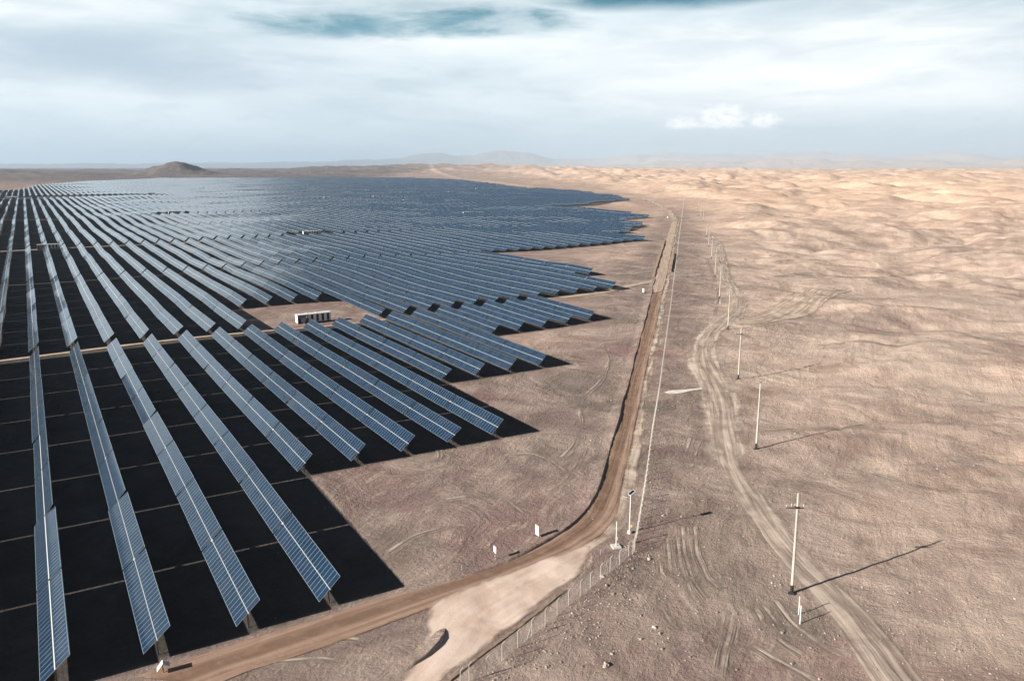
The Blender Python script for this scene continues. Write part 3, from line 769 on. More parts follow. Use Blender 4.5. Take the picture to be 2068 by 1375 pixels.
tb = MB(); tb.tube((0, -0.1, 0.02), (0, TL + 0.1, 0.02), 0.09, n=8); ME_tube = tb.mesh('torque_tube', M_tube)
tb = MB()
for y in np.arange(0.5, TL, 2.02):
    tb.box((0, y, -0.045), (3.3, 0.06, 0.07))
ME_rail = tb.mesh('cross_rails', M_galv)
tb = MB(); tb.box((0, 0, HUB / 2 - 0.45), (0.16, 0.10, HUB + 0.7)); tb.box((0, 0, HUB - 0.12), (0.26, 0.24, 0.16)); ME_pile = tb.mesh('post', M_post)
tb = MB(); tb.box((0, 0, -0.02), (0.30, 0.34, 0.34)); tb.tube((0.12, 0, -0.1), (0.42, 0, -0.1), 0.07); ME_drive = tb.mesh('slew_drive', M_galv)

def ordinal(n):
    w = ['zeroth', 'first', 'second', 'third', 'fourth', 'fifth', 'sixth', 'seventh', 'eighth', 'ninth', 'tenth', 'eleventh', 'twelfth',
         'thirteenth', 'fourteenth', 'fifteenth', 'sixteenth', 'seventeenth', 'eighteenth', 'nineteenth', 'twentieth', 'twenty-first', 'twenty-second',
         'twenty-third', 'twenty-fourth', 'twenty-fifth', 'twenty-sixth', 'twenty-seventh', 'twenty-eighth', 'twenty-ninth', 'thirtieth']
    if n < len(w): return w[n]
    return '%dth' % n if n % 10 not in (1, 2, 3) else '%d%s' % (n, {1: 'st', 2: 'nd', 3: 'rd'}[n % 10])
near_tabs = [(j,) + tabs[j] for j in sorted(near_ids)]
rows_in_block = {}
for (j, k, b, i, v0) in near_tabs: rows_in_block.setdefault(b, set()).add(k)
starts = {}
for (k, b, i, v0) in tabs:
    starts[(k, b)] = min(starts.get((k, b), 99), i)
BNAME = {0: 'nearest block', 1: 'block just past the first sandy lane', 2: 'third block back'}
def table_label(k, b, i):
    rows = sorted(rows_in_block[b]); rown = rows.index(k) + 1; n = i - starts[(k, b)] + 1
    where = {0: 'in front of the first lane', 1: 'just behind the first lane', 2: 'in the block behind that', 3: 'behind the second lane'}.get(b, 'in block %d back' % (b + 1))
    colr = 'navy' if k >= 9 else ('blue' if k >= 3 else 'greyish')
    pos = 'front end' if n == 1 else ordinal(n)
    return '%s solar table, %s in %s row from left, %s' % (colr, pos, ordinal(rown), where)
rj = np.random.RandomState(11)
row_t = {}
tilt_j = np.zeros(len(tabs)); drift = {}
for j, (k, b, i, v0) in enumerate(tabs):
    key = (k, b, i // 2)
    if key not in drift: drift[key] = rj.normal(0, 2.1 if v0 < 700 else 0.9) + (rj.uniform(-4, 4) if rj.rand() < 0.05 else 0) + (10.0 if (b == 0 and k in (0, 1) and i >= 2) else 0.0) + (5.0 if (b == 0 and k == 2 and 4 <= i < 8) else 0.0) + (4.0 if (b == 0 and k == 4 and 2 <= i < 6) else 0.0) - (3.5 if (b == 0 and k == 5) else 0.0)
    tilt_j[j] = TILT + R(drift[key] + rj.normal(0, 0.15))
pidx = 0
GROUP = 'tilted solar tables in rows'
for (j, k, b, i, v0) in near_tabs:
    z0, z1 = float(Z0[j]), float(Z1[j])
    root = bpy.data.objects.new('solar_table', None); root.empty_display_size = 0.2
    root.location = (X0[j], Y0[j], z0); slope = math.atan2(z1 - z0, TL)
    root.rotation_euler = (0, 0, RZ); link(root)
    tag(root, table_label(k, b, i), 'solar table', GROUP)
    def part(name, me, loc, rot):
        o = bpy.data.objects.new(name, me); o.location = loc; o.rotation_euler = rot; link(o, root); return o
    tl = float(tilt_j[j])
    rot = Matrix.Rotation(slope, 3, 'X') @ Matrix.Rotation(-tl, 3, 'Y')
    e = rot.to_euler()
    # module rows sit just above the tube
    up = rot @ Vector((0, 0, 0.09))
    part('module_row', ME_hi, Vector((0, 0, HUB)) + up, e)
    part('module_row', ME_lo, Vector((0, 0, HUB)) + up, e)
    part('torque_tube', ME_tube, (0, 0, HUB), e)
    part('cross_rails', ME_rail, Vector((0, 0, HUB)) + up, e)
    for yy in (0.9, 7.3, 13.9, 20.3):
        zz_ = (z1 - z0) * yy / TL
        part('post', ME_pile, (0, yy, zz_), (0, 0, 0))
    if (i - starts[(k, b)]) % 2 == 0:
        part('slew_drive', ME_drive, (0, TL + 0.2, HUB + (z1 - z0)), e)
    pidx += 1

# all the tables farther off, as one object
far = np.array([j for j in range(len(tabs)) if keep[j] and j not in near_ids])
def far_field():
    n = len(far)
    t = tilt_j[far][:, None]
    ax = np.array([-1, 1, 1, -1.]); ay = np.array([0, 0, 1, 1.])
    hw = 2.0
    cx_ = X0[far][:, None] * (1 - ay) + X1[far][:, None] * ay
    cy_ = Y0[far][:, None] * (1 - ay) + Y1[far][:, None] * ay
    cz_ = Z0[far][:, None] * (1 - ay) + Z1[far][:, None] * ay + HUB + 0.1
    off = ax * hw * np.cos(t)
    top = np.stack([cx_ + off * Ud[0], cy_ + off * Ud[1], cz_ + ax * hw * np.sin(t)], -1)      # n,4,3
    nrm = np.stack([-np.sin(t) * Ud[0], -np.sin(t) * Ud[1], np.cos(t)], -1)                     # n,1,3
    bot = top - nrm * 0.10
    vb = np.concatenate([top, bot], 1).reshape(-1, 3)
    quads = np.array([(0,1,2,3),(7,6,5,4),(0,4,5,1),(1,5,6,2),(2,6,7,3),(3,7,4,0)])
    fq = (np.arange(n)[:, None, None] * 8 + quads[None]).reshape(-1, 4)
    uvt = np.zeros((n, 6, 4, 2)); uvt[..., 0] = 0.5; uvt[..., 1] = 0.5
    uvt[:, 0, :, 0] = ay * TL + (np.arange(n)[:, None] % 97) * 1000 * (21.0 / 21.0) * 0
    uvt[:, 0, :, 1] = ax * 2.0
    mi = np.zeros((n, 6), np.int32); mi[:, 1] = 1; mi[:, 2:] = 2
    # posts under the nearer ones
    nearer = [j for j in far if rm[j] < 900]
    pv = []; pf = []; base = len(vb)
    for j in nearer:
        for fy in (0.04, 0.35, 0.65, 0.96):
            x = X0[j] * (1 - fy) + X1[j] * fy; y = Y0[j] * (1 - fy) + Y1[j] * fy; z = Z0[j] * (1 - fy) + Z1[j] * fy
            q = base + len(pv)
            for dz_ in (-0.5, HUB):
                for a_, b_ in ((-.08, -.06), (.08, -.06), (.08, .06), (-.08, .06)): pv.append((x + a_, y + b_, z + dz_))
            pf += [(q, q+1, q+5, q+4), (q+1, q+2, q+6, q+5), (q+2, q+3, q+7, q+6), (q+3, q, q+4, q+7)]
    V = np.concatenate([vb, np.array(pv).reshape(-1, 3)]); F = np.concatenate([fq, np.array(pf, int).reshape(-1, 4)])
    me = bpy.data.meshes.new('distant_solar_tables')
    me.vertices.add(len(V)); me.vertices.foreach_set('co', V.astype(np.float32).ravel())
    me.loops.add(F.size); me.loops.foreach_set('vertex_index', F.astype(np.int32).ravel())
    me.polygons.add(len(F)); me.polygons.foreach_set('loop_start', np.arange(0, F.size, 4, dtype=np.int32))
    MI = np.concatenate([mi.ravel(), np.full(len(pf), 3, np.int32)])
    me.polygons.foreach_set('material_index', MI)
    me.polygons.foreach_set('use_smooth', np.zeros(len(F), bool))
    me.update(calc_edges=True)
    ul = me.uv_layers.new(name='UVMap')
    UV = np.concatenate([uvt.reshape(-1, 2), np.full((len(pf) * 4, 2), 0.5)])
    ul.data.foreach_set('uv', UV.astype(np.float32).ravel())
    for m_ in (M_modfar, M_back, M_galv, M_post): me.materials.append(m_)
    o = link(bpy.data.objects.new('distant_solar_tables', me))
    tag(o, 'thousands of far solar tables filling the plain towards the horizon', 'solar tables', kind='stuff')
far_field()
print('tables', len(tabs), 'near', len(near_tabs), 'far', len(far))
HAZE = 3.8e-5
# ---------------------------------------------------------------- power line
def rotz(a): return Matrix.Rotation(a, 3, 'Z')
def make_pole(p, label, kind=0, lean=0.0):
    g = gp(p); root = empty('power_pole', g, 0.0)
    tag(root, label, 'power pole', 'power poles along the track')
    Hh = 14.2
    top = Vector((lean, 0, Hh)); base = Vector((0, 0, -0.4))
    at = lambda h: base.lerp(top, (h + 0.4) / (Hh + 0.4))
    b = MB(); b.tube(at(1.15), top, 0.20, 0.115, 14); b.build('shaft', M_pole, root, True)
    b = MB(); b.tube(base, at(1.2), 0.215, 0.212, 14); b.build('tarred_foot', M_tar, root, True)
    b = MB()
    n = 10
    ring = [(0.95 * math.cos(2 * math.pi * i / n) * rnd.uniform(0.8, 1.15), 0.6 * math.sin(2 * math.pi * i / n) * rnd.uniform(0.8, 1.15)) for i in range(n)]
    for i in range(n):
        a, c = ring[i], ring[(i + 1) % n]
        b.quad([(a[0], a[1], -0.15), (c[0], c[1], -0.15), (c[0] * .35, c[1] * .35, 0.22), (a[0] * .35, a[1] * .35, 0.22)])
        b.quad([(a[0] * .35, a[1] * .35, 0.22), (c[0] * .35, c[1] * .35, 0.22), (0, 0, 0.25)])
    b.build('foot_mound', M_tar, root)
    arms = [(Hh - 1.95, -1.55, 0.75)] if kind == 0 else ([(Hh - 0.25, -1.0, 1.0)] if kind == 1 else [(Hh - 0.9, -1.2, 0.5), (Hh - 1.7, -1.2, 0.5)])
    for (z, xa, xb) in arms:
        c = at(z)
        b = MB(); b.box((c.x + (xa + xb) / 2, c.y - 0.2, z), (xb - xa, 0.10, 0.13)); b.box((c.x, c.y - 0.05, z), (0.42, 0.40, 0.18))
        arm = b.build('crossarm', M_pole if kind else M_dark, root)
        for (x, hgt) in ((xa + 0.05, 0.38), ((xa) * 0.55, 0.55), (xb - 0.05, 0.42)):
            b = MB(); q = Vector((c.x + x, c.y - 0.2, z + 0.06)); b.tube(q, q + Vector((0, 0, hgt * .5)), 0.025, n=6)
            b.tube(q + Vector((0, 0, hgt * .45)), q + Vector((0, 0, hgt)), 0.075, 0.05, 8)
            b.build('insulator', M_cream, arm)
    b = MB(); c = at(2.0); b.tube((c.x + 0.22, c.y - 0.05, 0.1), (at(12.4).x + 0.15, 0, 12.4), 0.018, n=5); b.build('earth_wire', M_galv, root)
    return root
PL = ['weathered power pole nearest the camera, black foot, beside two white posts',
      'power pole with crossarm at its very top, second along the track',
      'power pole standing in the shallow gully past the track bend, third along',
      'power pole at the start of the pale sandy trail, fourth along',
      'power pole with a white marker post at its foot, fifth along',
      'power pole left of the upper track loop, sixth along',
      'power pole at the top of the visible tyre track, seventh along',
      'distant power pole, eighth along the line',
      'distant power pole, ninth along the line',
      'distant power pole, tenth along, beyond the level crossing trail',
      'distant power pole close behind the tenth one',
      'tiny far power pole, second to last before the hills',
      'farthest power pole, a hairline against the orange hills']
for i, p in enumerate(DATA['poles']):
    make_pole(p, PL[i], 0 if i in (0, 2, 5, 6) else (1 if i == 1 else 2 if i in (3, 4) else 0), lean=-0.28 if i == 0 else -0.1)

for i, (p, lab) in enumerate(zip(DATA['mark'], ('white marker post, front one of the pair before the nearest power pole',
        'white marker post, rear one of the pair before the nearest power pole', 'white marker post at the foot of the fifth power pole'))):
    root = empty('marker_post', gp(p)); tag(root, lab, 'marker post', 'white marker posts')
    b = MB(); b.tube((0, 0, -0.2), (-0.05, 0, 2.5), 0.075, 0.065, 10); b.build('shaft', M_white_p, root, True)
    b = MB(); b.tube((-0.05, 0, 2.5), (-0.05, 0, 2.56), 0.085, 0.05, 10); b.build('cap', M_galv, root)

# ---------------------------------------------------------------- perimeter fence
def fence(name, pts, arm_dir, n_ind, label, hgt=2.15, braces=(), wires_v=True, post_r=0.045):
    root = empty(name, gp(pts[0])); o0 = Vector(root.location); tag(root, label, 'fence')
    ad = Vector(arm_dir).normalized()
    rest = MB(); proto = None
    b = MB(); b.tube((0, 0, -0.2), (0, 0, hgt), post_r, n=8); b.tube((0, 0, hgt - 0.02), (ad.x * .36, ad.y * .36, hgt + 0.26), post_r * 0.9, n=8)
    me = b.mesh('post', M_cream)
    for i, p in enumerate(pts):
        g = gp(p) - o0
        if i < n_ind:
            o = bpy.data.objects.new('post', me); o.location = g; link(o, root)
        else:
            rest.tube(g + Vector((0, 0, -0.2)), g + Vector((0, 0, hgt)), post_r * 1.1, n=4, cap=False)
            rest.tube(g + Vector((0, 0, hgt)), g + Vector((ad.x * .36, ad.y * .36, hgt + 0.26)), post_r, n=4, cap=False)
    if rest.v: tag(rest.build('distant_posts', M_cream, root), kind='stuff')
    w = MB()
    for i, (p, q) in enumerate(zip(pts, pts[1:])):
        a = gp(p) - o0; c = gp(q) - o0
        near = i < n_ind
        for z in ((0.08, 0.5, 0.95, 1.4, 1.8, 2.08) if near else (0.1, 1.0, 2.05)):
            w.tube(a + Vector((0, 0, z)), c + Vector((0, 0, z)), 0.005 if near else 0.012, n=3, cap=False)
        for f in (0.35, 0.7, 1.0) if near else (1.0,):
            e = Vector((ad.x * .36 * f, ad.y * .36 * f, hgt + 0.26 * f)); w.tube(a + e, c + e, 0.006 if near else 0.012, n=3, cap=False)
        if wires_v:
            L = (c - a).length; m_ = int(L / (0.26 if i < 40 else 0.6)) if near else 0
            for kx in range(m_):
                f0 = kx / m_; f1 = min(1.0, f0 + 2.0 / L * 0.5)
                g0 = a.lerp(c, f0); g1 = a.lerp(c, f1); f2 = max(0.0, f0 - 2.0 / L * 0.5); g2 = a.lerp(c, f2)
                w.tube(g0 + Vector((0, 0, 0.08)), g1 + Vector((0, 0, 0.08 + 2.0 * (f1 - f0) * L / 1.0)), 0.0025, n=3, cap=False)
                w.tube(g0 + Vector((0, 0, 0.08)), g2 + Vector((0, 0, 0.08 + 2.0 * (f0 - f2) * L / 1.0)), 0.0025, n=3, cap=False)
    w.build('wire_mesh', M_wire, root)
    for i in braces:
        g = gp(pts[i]) - o0
        for j in (i - 1, i + 1):
            if 0 <= j < len(pts):
                h = gp(pts[j]) - o0; d = (h - g).normalized()
                b = MB(); b.tube(g + Vector((0, 0, 1.9)), g + d * 1.15 + Vector((0, 0, 0.0)), 0.03, n=6); b.build('brace', M_cream, root)
    return root
fn = DATA['fence_near']; ff = DATA['fence_far']
nearp = list(fn) + [[(fn[-1][0] + ff[0][0]) / 2 + 0.2, (fn[-1][1] + ff[0][1]) / 2]] + [ff[0]]
fence('chain_link_fence', nearp, (0.8, 0.6, 0), 100, 'pale wire fence on bent posts along the sandy turnout at bottom', braces=(5, len(nearp) - 1))
Fx, Fy = resample(ff, 2.65)
farp = [[float(a), float(b)] for a, b in zip(Fx, Fy)]
fence('chain_link_fence', farp, (0.95, -0.2, 0), 100, 'long straight wire fence running beside the dirt road to the horizon', braces=(0,), post_r=0.055)

# ---------------------------------------------------------------- solar street lamp and mast
g = gp(DATA['light']); root = empty('street_lamp', g)
tag(root, 'white solar street lamp with small tilted panel, inside the fence corner', 'street lamp')
b = MB(); b.tube((0, 0, -0.2), (0, 0, 0.42), 0.42, 0.30, 12); b.box((0, 0, 0.44), (0.36, 0.36, 0.05)); b.build('footing', M_conc, root)
b = MB(); b.tube((0, 0, 0.4), (0, 0, 6.2), 0.095, 0.065, 12); pole = b.build('pole', M_white_p, root, True)
b = MB(); b.tube((0, 0, 5.75), (-0.55, -0.1, 5.98), 0.035, n=8); b.box((-0.85, -0.15, 6.06), (0.62, 0.20, 0.07), Matrix.Rotation(R(18), 3, 'Y')); b.build('lamp_arm', M_white_p, root)
b = MB(); b.tube((0, 0, 6.15), (0.0, 0, 6.55), 0.045, n=8); b.box((0, 0, 6.22), (0.75, 0.06, 0.06)); b.build('panel_bracket', M_white_p, root)
rotp = Matrix.Rotation(R(20), 3, 'Z') @ Matrix.Rotation(R(-32), 3, 'Y')
b = MB(); b.box((0.12, 0, 6.72), (1.0, 0.7, 0.04), rotp); sp = b.build('solar_panel', M_glassblue, root)
b = MB()
for s_ in (-1, 1):
    b.box(Vector((0.12, 0, 6.72)) + rotp @ Vector((0, s_ * 0.37, 0.0)), (1.06, 0.05, 0.06), rotp)
    b.box(Vector((0.12, 0, 6.72)) + rotp @ Vector((s_ * 0.52, 0, 0.0)), (0.05, 0.7, 0.06), rotp)
b.build('panel_frame', M_white_p, sp)
b = MB(); b.box((0.35, 0.3, 0.95), (0.34, 0.22, 0.42)); b.tube((0.35, 0.3, 0), (0.35, 0.3, 0.8), 0.03, n=6)
t_ = empty('warning_post', g + Vector((0.35, 0.5, 0))); tag(t_, 'small faded yellow box on a stake behind the solar street lamp', 'marker')
b = MB(); b.box((0, 0, 0.95), (0.30, 0.16, 0.34)); b.build('box', M_yellow, t_); b = MB(); b.tube((0, 0, -.1), (0, 0, 0.8), 0.03, n=6); b.build('stake', M_post, t_)

g = gp(DATA['mast']); root = empty('slim_mast', g)
tag(root, 'slim white mast with a control box on a square concrete pad', 'mast')
b = MB(); b.box((0, 0, 0.06), (1.25, 1.25, 0.34), rotz(R(12))); b.build('pad', M_conc, root)
b = MB(); b.tube((0, 0, 0.2), (0, 0, 3.9), 0.075, 0.06, 10); b.tube((0, 0, 3.9), (0, 0, 4.05), 0.08, n=8); b.build('pole', M_white_p, root, True)
b = MB(); b.box((0.10, -0.08, 1.45), (0.26, 0.18, 0.5)); bx_ = b.build('control_box', M_galv, root)
b = MB(); b.box((0.10, -0.175, 1.45), (0.20, 0.012, 0.42)); b.build('box_door', M_cream, bx_)

for p, lab, hh in zip(DATA['stakes'], ('thin grey stake standing beside the tip of the sandy turnout', 'thin stake on the verge left of the small road sign'), (1.0, 1.0)):
    root = empty('stake', gp(p)); tag(root, lab, 'stake')
    b = MB(); b.tube((0, 0, -.1), (0, 0, hh), 0.035, n=6); b.build('rod', M_galv, root)
    b = MB(); b.tube((0, 0, hh), (0, 0, hh + 0.06), 0.05, n=6); b.build('cap', M_dark, root)

# ---------------------------------------------------------------- road signs
SG = [('small white sign on a red and white striped post, left by the road', 0.75, 0.95, 0),
      ('large blank white sign on two short legs beside the road bend', 1.0, 1.62, 1),
      ('white sign at the junction where the entry path meets the road', 1.1, 1.7, 1),
      ('far white sign left of the road, near the end of the fence', 1.1, 1.8, 1)]
for p, (lab, w_, h_, kind) in zip(DATA['signs'], SG):
    root = empty('road_sign', gp(p), R(29)); tag(root, lab, 'sign', 'white signs along the dirt road')
    z0 = 1.25 if kind == 0 else 0.42
    b = MB(); b.box((-0.04, 0, z0 + h_ / 2), (0.03, w_, h_)); b.box((-0.015, 0, z0 + 0.25), (0.02, w_ * .96, 0.05)); b.box((-0.015, 0, z0 + h_ - 0.25), (0.02, w_ * .96, 0.05)); b.build('sign_panel', M_white_p, root)
    if kind == 0:
        b = MB(); b.tube((0, 0, -0.1), (0, 0, z0 + h_ * .9), 0.04, n=8); pst = b.build('post', M_white_p, root)
        for z in (0.35, 0.85):
            b = MB(); b.tube((0, 0, z), (0, 0, z + 0.25), 0.043, n=8); b.build('red_band', M_rust, pst)
    else:
        for y_ in (-w_ * .35, w_ * .35):
            b = MB(); b.tube((0.02, y_, -0.1), (0.02, y_, z0 + 0.3), 0.035, n=6); b.build('leg', M_post, root)
root = empty('tilted_board', gp(DATA['board']), R(25)); tag(root, 'white tilted board on an orange post at the corner of the solar field', 'sign board')
b = MB(); b.tube((0, 0, -0.1), (0, 0, 1.05), 0.06, n=8); b.build('post', M_rust, root)
b = MB(); b.box((-0.28, 0, 0.98), (1.05, 0.85, 0.04), Matrix.Rotation(R(-52), 3, 'Y')); b.build('white_panel', M_white_p, root)
b = MB(); b.box((0.36, 0.0, 1.12), (0.85, 0.75, 0.04), Matrix.Rotation(R(34), 3, 'Y')); b.build('grey_flap', M_galv, root)

# ---------------------------------------------------------------- inverter stations
def station(u, v, label, full=True, rot=0.0):
    x, y = uv_xy(u, v); x, y = float(x), float(y)
    root = empty('inverter_station', gp((x, y)), RZ + rot); tag(root, label, 'inverter cabin', 'white inverter cabins between the solar blocks')
    L, Dp, Hc, z0 = 12.6, 2.6, 2.9, 0.45
    b = MB(); b.box((0, 0, z0 - 0.11), (L, Dp - 0.1, 0.2))
    for i in range(6): b.box((-L / 2 + 0.7 + i * (L - 1.4) / 5, 0, z0 / 2 - 0.3), (0.4, Dp - 0.3, z0 + 0.35))
    b.build('base_frame', M_dark, root)
    split = -L / 2 + 4.2
    b = MB(); b.box(((split + L / 2) / 2, 0, z0 + Hc / 2), (L / 2 - split, Dp, Hc)); b.build('cabin', M_white_p, root)
    b = MB(); b.box((0, 0, z0 + Hc + 0.07), (L + 0.3, Dp + 0.3, 0.13)); b.box((-2.2, 0.4, z0 + Hc + 0.22), (0.5, 0.5, 0.2)); b.box((1.4, 0.5, z0 + Hc + 0.22), (0.5, 0.5, 0.2)); b.build('roof', M_white_p, root)
    b = MB(); b.box((-L / 2 + 0.09, 0, z0 + Hc / 2), (0.16, Dp, Hc)); b.build('end_wall', M_white_p, root)
    b = MB(); b.box(((-L / 2 + split) / 2, Dp / 2 - 0.08, z0 + Hc / 2), (split + L / 2 - 0.2, 0.1, Hc)); b.build('back_wall', M_cream, root)
    if full:
        for i in range(4):
            x0 = split + 1.25 + i * 2.0
            b = MB(); b.box((x0, -Dp / 2 - 0.03, z0 + Hc / 2 - 0.02), (0.92, 0.06, Hc - 0.35))
            for q in range(9): b.box((x0, -Dp / 2 - 0.075, z0 + 0.35 + q * 0.27), (0.86, 0.04, 0.05), Matrix.Rotation(R(30), 3, 'X'))
            b.build('louvre_panel', M_louvre, root)
        b = MB(); b.box((-3.9, 0.1, z0 + 0.85), (1.9, 1.5, 1.6))
        for q in range(7): b.box((-4.7 + q * 0.27, -0.78, z0 + 0.85), (0.05, 0.28, 1.3))
        b.build('transformer', M_galv, root)
        b = MB(); b.box((-5.4, -0.2, z0 + 0.75), (0.7, 1.1, 1.4)); b.box((-2.6, -0.6, z0 + 0.7), (0.55, 0.8, 1.3)); b.build('switchgear', M_louvre, root)
        b = MB(); b.box((split + 0.42, -Dp / 2 - 0.02, z0 + 1.1), (0.62, 0.04, 2.1)); dr = b.build('door', M_galv, root)
        b = MB(); b.tube((split + 0.62, -Dp / 2 - 0.10, z0 + 1.0), (split + 0.62, -Dp / 2 - 0.10, z0 + 1.2), 0.02, n=6); b.build('handle', M_dark, dr)
        for q in (-0.45, 0.35):
            b = MB(); b.box((-5.2 + q * 3, -Dp / 2 - 0.5, z0 / 2 + 0.1), (0.12, 0.12, 0.9)); b.build('bollard', M_white_p, root)
    return root
station(84.3, 273.5, 'nearest white inverter cabin with dark louvred panels on the bare clearing', True, R(2))
station(8.5, 617.4, 'inverter cabin on the second sandy lane at far left, between row ends', True)
names = {(3, 18): 'small white inverter cabin in the first gap amid the mid-field panels',
         (5, 13): 'inverter cabin in the pale clearing left of the panel sea',
         (5, 30): 'far inverter cabin in the gap behind the mid-field cabin',
         (4, 42): 'inverter cabin with pale track at the right part of the field'}
for q, (b_, k0) in enumerate(CONT_SPOTS[:4]):
    station(-3.3 + PITCH * (k0 + 1.6), BL[b_] + 9, names[(b_, k0)], True)
fl = ['far cabin, leftmost of the dark gaps high in the field', 'far cabin in the upper middle of the field', 'far cabin near the top right of the field', 'far cabin beside the cross lane in mid field',
      'hair-thin far cabin near the horizon edge of the field', 'far white cabin right of the central dark gap', 'far cabin near the bay of bare ground', 'far cabin directly below the lone hill', 'far cabin in the top left block', 'last far cabin at the upper field edge']
for q, (b_, k0) in enumerate(CONT_SPOTS[4:]):
    station(-3.3 + PITCH * (k0 + 1.6), BL[b_] + 9, fl[q], False)
# depot buildings on the far wide strip at the left
for q, (u, v, L, lab) in enumerate(((-62, 1692, 26, 'long low depot shed at the left edge of the far bare strip'), (-22, 1700, 17, 'flat depot shed second from left on the far strip'),
                                    (12, 1706, 22, 'blue-grey depot shed on the far bare strip, rightmost'))):
    x, y = uv_xy(u, v); root = empty('depot_shed', gp((float(x), float(y))), RZ); tag(root, lab, 'shed', 'depot sheds')
    b = MB(); b.box((0, 0, 1.6), (L, 9, 3.4)); b.build('wall', M_galv, root)
    b = MB(); b.box((0, -2.4, 3.9), (L + 1, 5.2, 0.15), Matrix.Rotation(R(12), 3, 'X')); b.box((0, 2.4, 3.9), (L + 1, 5.2, 0.15), Matrix.Rotation(R(-12), 3, 'X')); b.build('roof', M_glassblue if q == 2 else M_galv, root)
    b = MB(); b.box((0, -4.55, 1.4), (L * 0.5, 0.1, 2.6)); b.build('door', M_dark, root)

# ---------------------------------------------------------------- stones
def rock_verts(rg, n=1):
    import bmesh
    bm = bmesh.new(); bmesh.ops.create_icosphere(bm, subdivisions=n, radius=1.0)
    sd = rg.uniform(0, 100)
    for v_ in bm.verts:
        c = v_.co
        f = 1 + 0.35 * math.sin(c.x * 2.3 + sd) * math.cos(c.y * 2.7 + sd * 2) + 0.22 * math.sin(c.z * 4.1 + sd * 3 + c.x * 3) + rg.uniform(-0.1, 0.1)
        v_.co = Vector((c.x * f, c.y * f * 0.8, c.z * f * 0.62))
    vs = [v_.co.copy() for v_ in bm.verts]; fs = [[q.index for q in f_.verts] for f_ in bm.faces]
    bm.free(); return vs, fs
BO = [(0.42, 1, 'pale round boulder near the bottom edge, right of the fence'),
      (0.33, 1, 'pale boulder, largest of the loose group right of the fence'),
      (0.26, 0, 'boulder left of the loose group right of the fence'),
      (0.26, 1, 'flat pale boulder just below the group right of the fence'),
      (0.24, 0, 'reddish boulder below the bend of the near fence'),
      (0.30, 0, 'dark boulder closest to the near fence bend'),
      (0.34, 1, 'white chalky boulder touching the near fence line'),
      (0.36, 1, 'white broken boulder right of the fence corner'),
      (0.28, 1, 'pale boulder under the shadow of the street lamp panel'),
      (0.22, 0, 'dark boulder lowest of the stones right of the fence'),
      (0.24, 0, 'lone dark boulder far right, past the power pole shadow'),
      (0.26, 0, 'lone dark boulder in the bottom right corner'),
      (0.24, 0, 'boulder between the nearest pole shadow and the stony ground'),
      (0.26, 1, 'pale stone beside the looping tyre marks at bottom')]
bd = DATA['boulders_xy']
for (sz, pale, lab), p in zip(BO, bd):
    vs, fs = rock_verts(rnd, 2)
    me = bpy.data.meshes.new('boulder'); me.from_pydata([v_ * sz for v_ in vs], [], fs); me.materials.append(M_rockp if pale else M_rock); me.update()
    o = link(bpy.data.objects.new('boulder', me)); o.location = gp(p, sz * 0.25); o.rotation_euler = (0, 0, rnd.uniform(0, 6.28))
    tag(o, lab, 'boulder', 'boulders on the open ground')
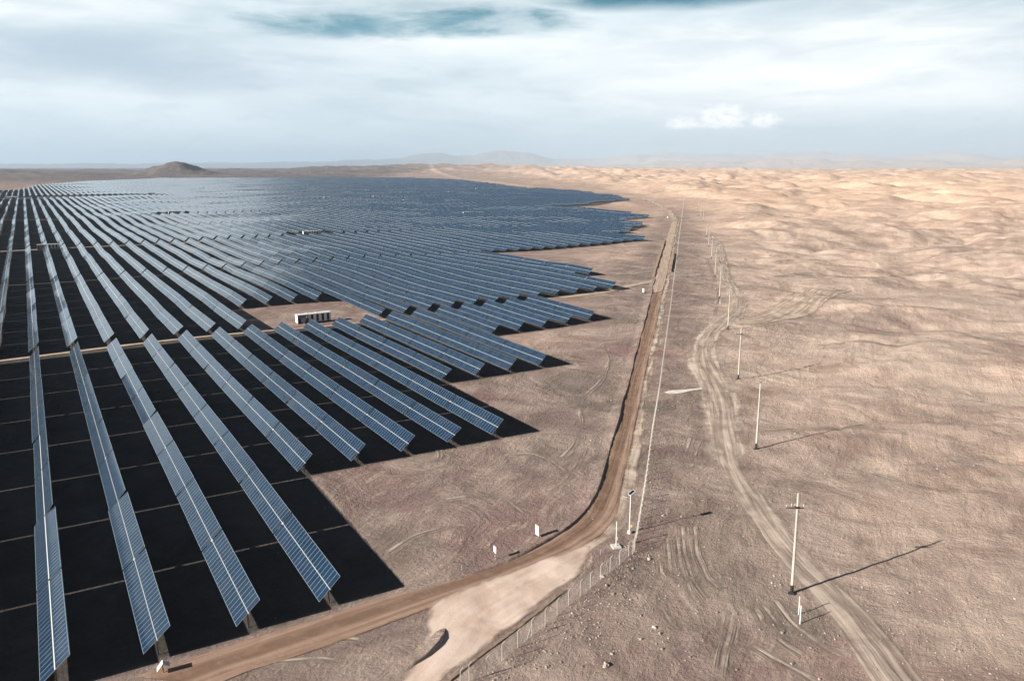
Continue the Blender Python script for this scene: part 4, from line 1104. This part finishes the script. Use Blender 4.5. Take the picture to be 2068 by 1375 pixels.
def gravel():
    rg = random.Random(5); protos = [rock_verts(rg, 1) for _ in range(8)]
    V = []; F = []; M_ = []
    def put(x, y, s):
        vs, fs = protos[rg.randrange(8)]; a = rg.uniform(0, 6.28); ca, sa = math.cos(a), math.sin(a)
        z = float(hz(x, y)) + s * 0.2; n = len(V)
        for c in vs: V.append((x + s * (c.x * ca - c.y * sa), y + s * (c.x * sa + c.y * ca), z + s * c.z))
        for f in fs: F.append([n + q for q in f])
        M_.extend([1 if rg.random() < 0.22 else 0] * len(fs))
    fx = np.array(nearp)
    for _ in range(950):                       # graded-out stones along the near fence
        i = rg.randrange(len(fx) - 1); f = rg.random(); q = fx[i] * (1 - f) + fx[i + 1] * f
        d = abs(rg.gauss(0, 1)) * 4.5; ang = R(-35) + rg.gauss(0, 0.3)
        put(q[0] + d * math.cos(ang) + 0.3, q[1] + d * math.sin(ang), 0.045 + 0.13 * rg.random() ** 3)
    for _ in range(900):                       # stony patch at the right
        put(rg.gauss(52, 9), rg.gauss(80, 7), 0.035 + 0.13 * rg.random() ** 3)
    for _ in range(1500):
        r_ = 74 + 130 * rg.random() ** 1.6; a = R(rg.uniform(4, 38)); put(r_ * math.sin(a), r_ * math.cos(a), 0.035 + 0.19 * rg.random() ** 4)
    for _ in range(500):
        r_ = 85 + 120 * rg.random(); a = R(rg.uniform(-20, 8)); x, y = r_ * math.sin(a), r_ * math.cos(a); u, v_ = xy_uv(x, y)
        if x - np.interp(y, *np.array(DATA['road_l'])[::-1, ::-1].T[:, :]) < -2: put(x, y, 0.03 + 0.09 * rg.random() ** 4)
    me = bpy.data.meshes.new('gravel'); me.from_pydata(V, [], F); me.materials.append(M_rock); me.materials.append(M_rockp)
    me.polygons.foreach_set('material_index', M_); me.update()
    tag(link(bpy.data.objects.new('gravel', me)), 'small loose stones scattered over the open ground', 'gravel', kind='stuff')
gravel()

# ---------------------------------------------------------------- the air
zl = float(GZ.min()) - 1.0; zh = max(float(GZ.max()) + 5.0, 70.0)
b = MB(); b.box((0, 0, (zl + zh) / 2), (120000, 120000, zh - zl))
hm = bpy.data.materials.new('desert_air'); hm.use_nodes = True; hm.node_tree.nodes.clear(); t = NT(hm.node_tree)
vo = t.new('ShaderNodeVolumePrincipled'); vo.inputs['Color'].default_value = (0.64, 0.82, 1.0, 1); vo.inputs['Density'].default_value = HAZE
vo.inputs['Anisotropy'].default_value = 0.1
o_ = t.new('ShaderNodeOutputMaterial'); t.l.new(vo.outputs[0], o_.inputs['Volume'])
hz_o = b.build('haze', hm); tag(hz_o, kind='stuff')
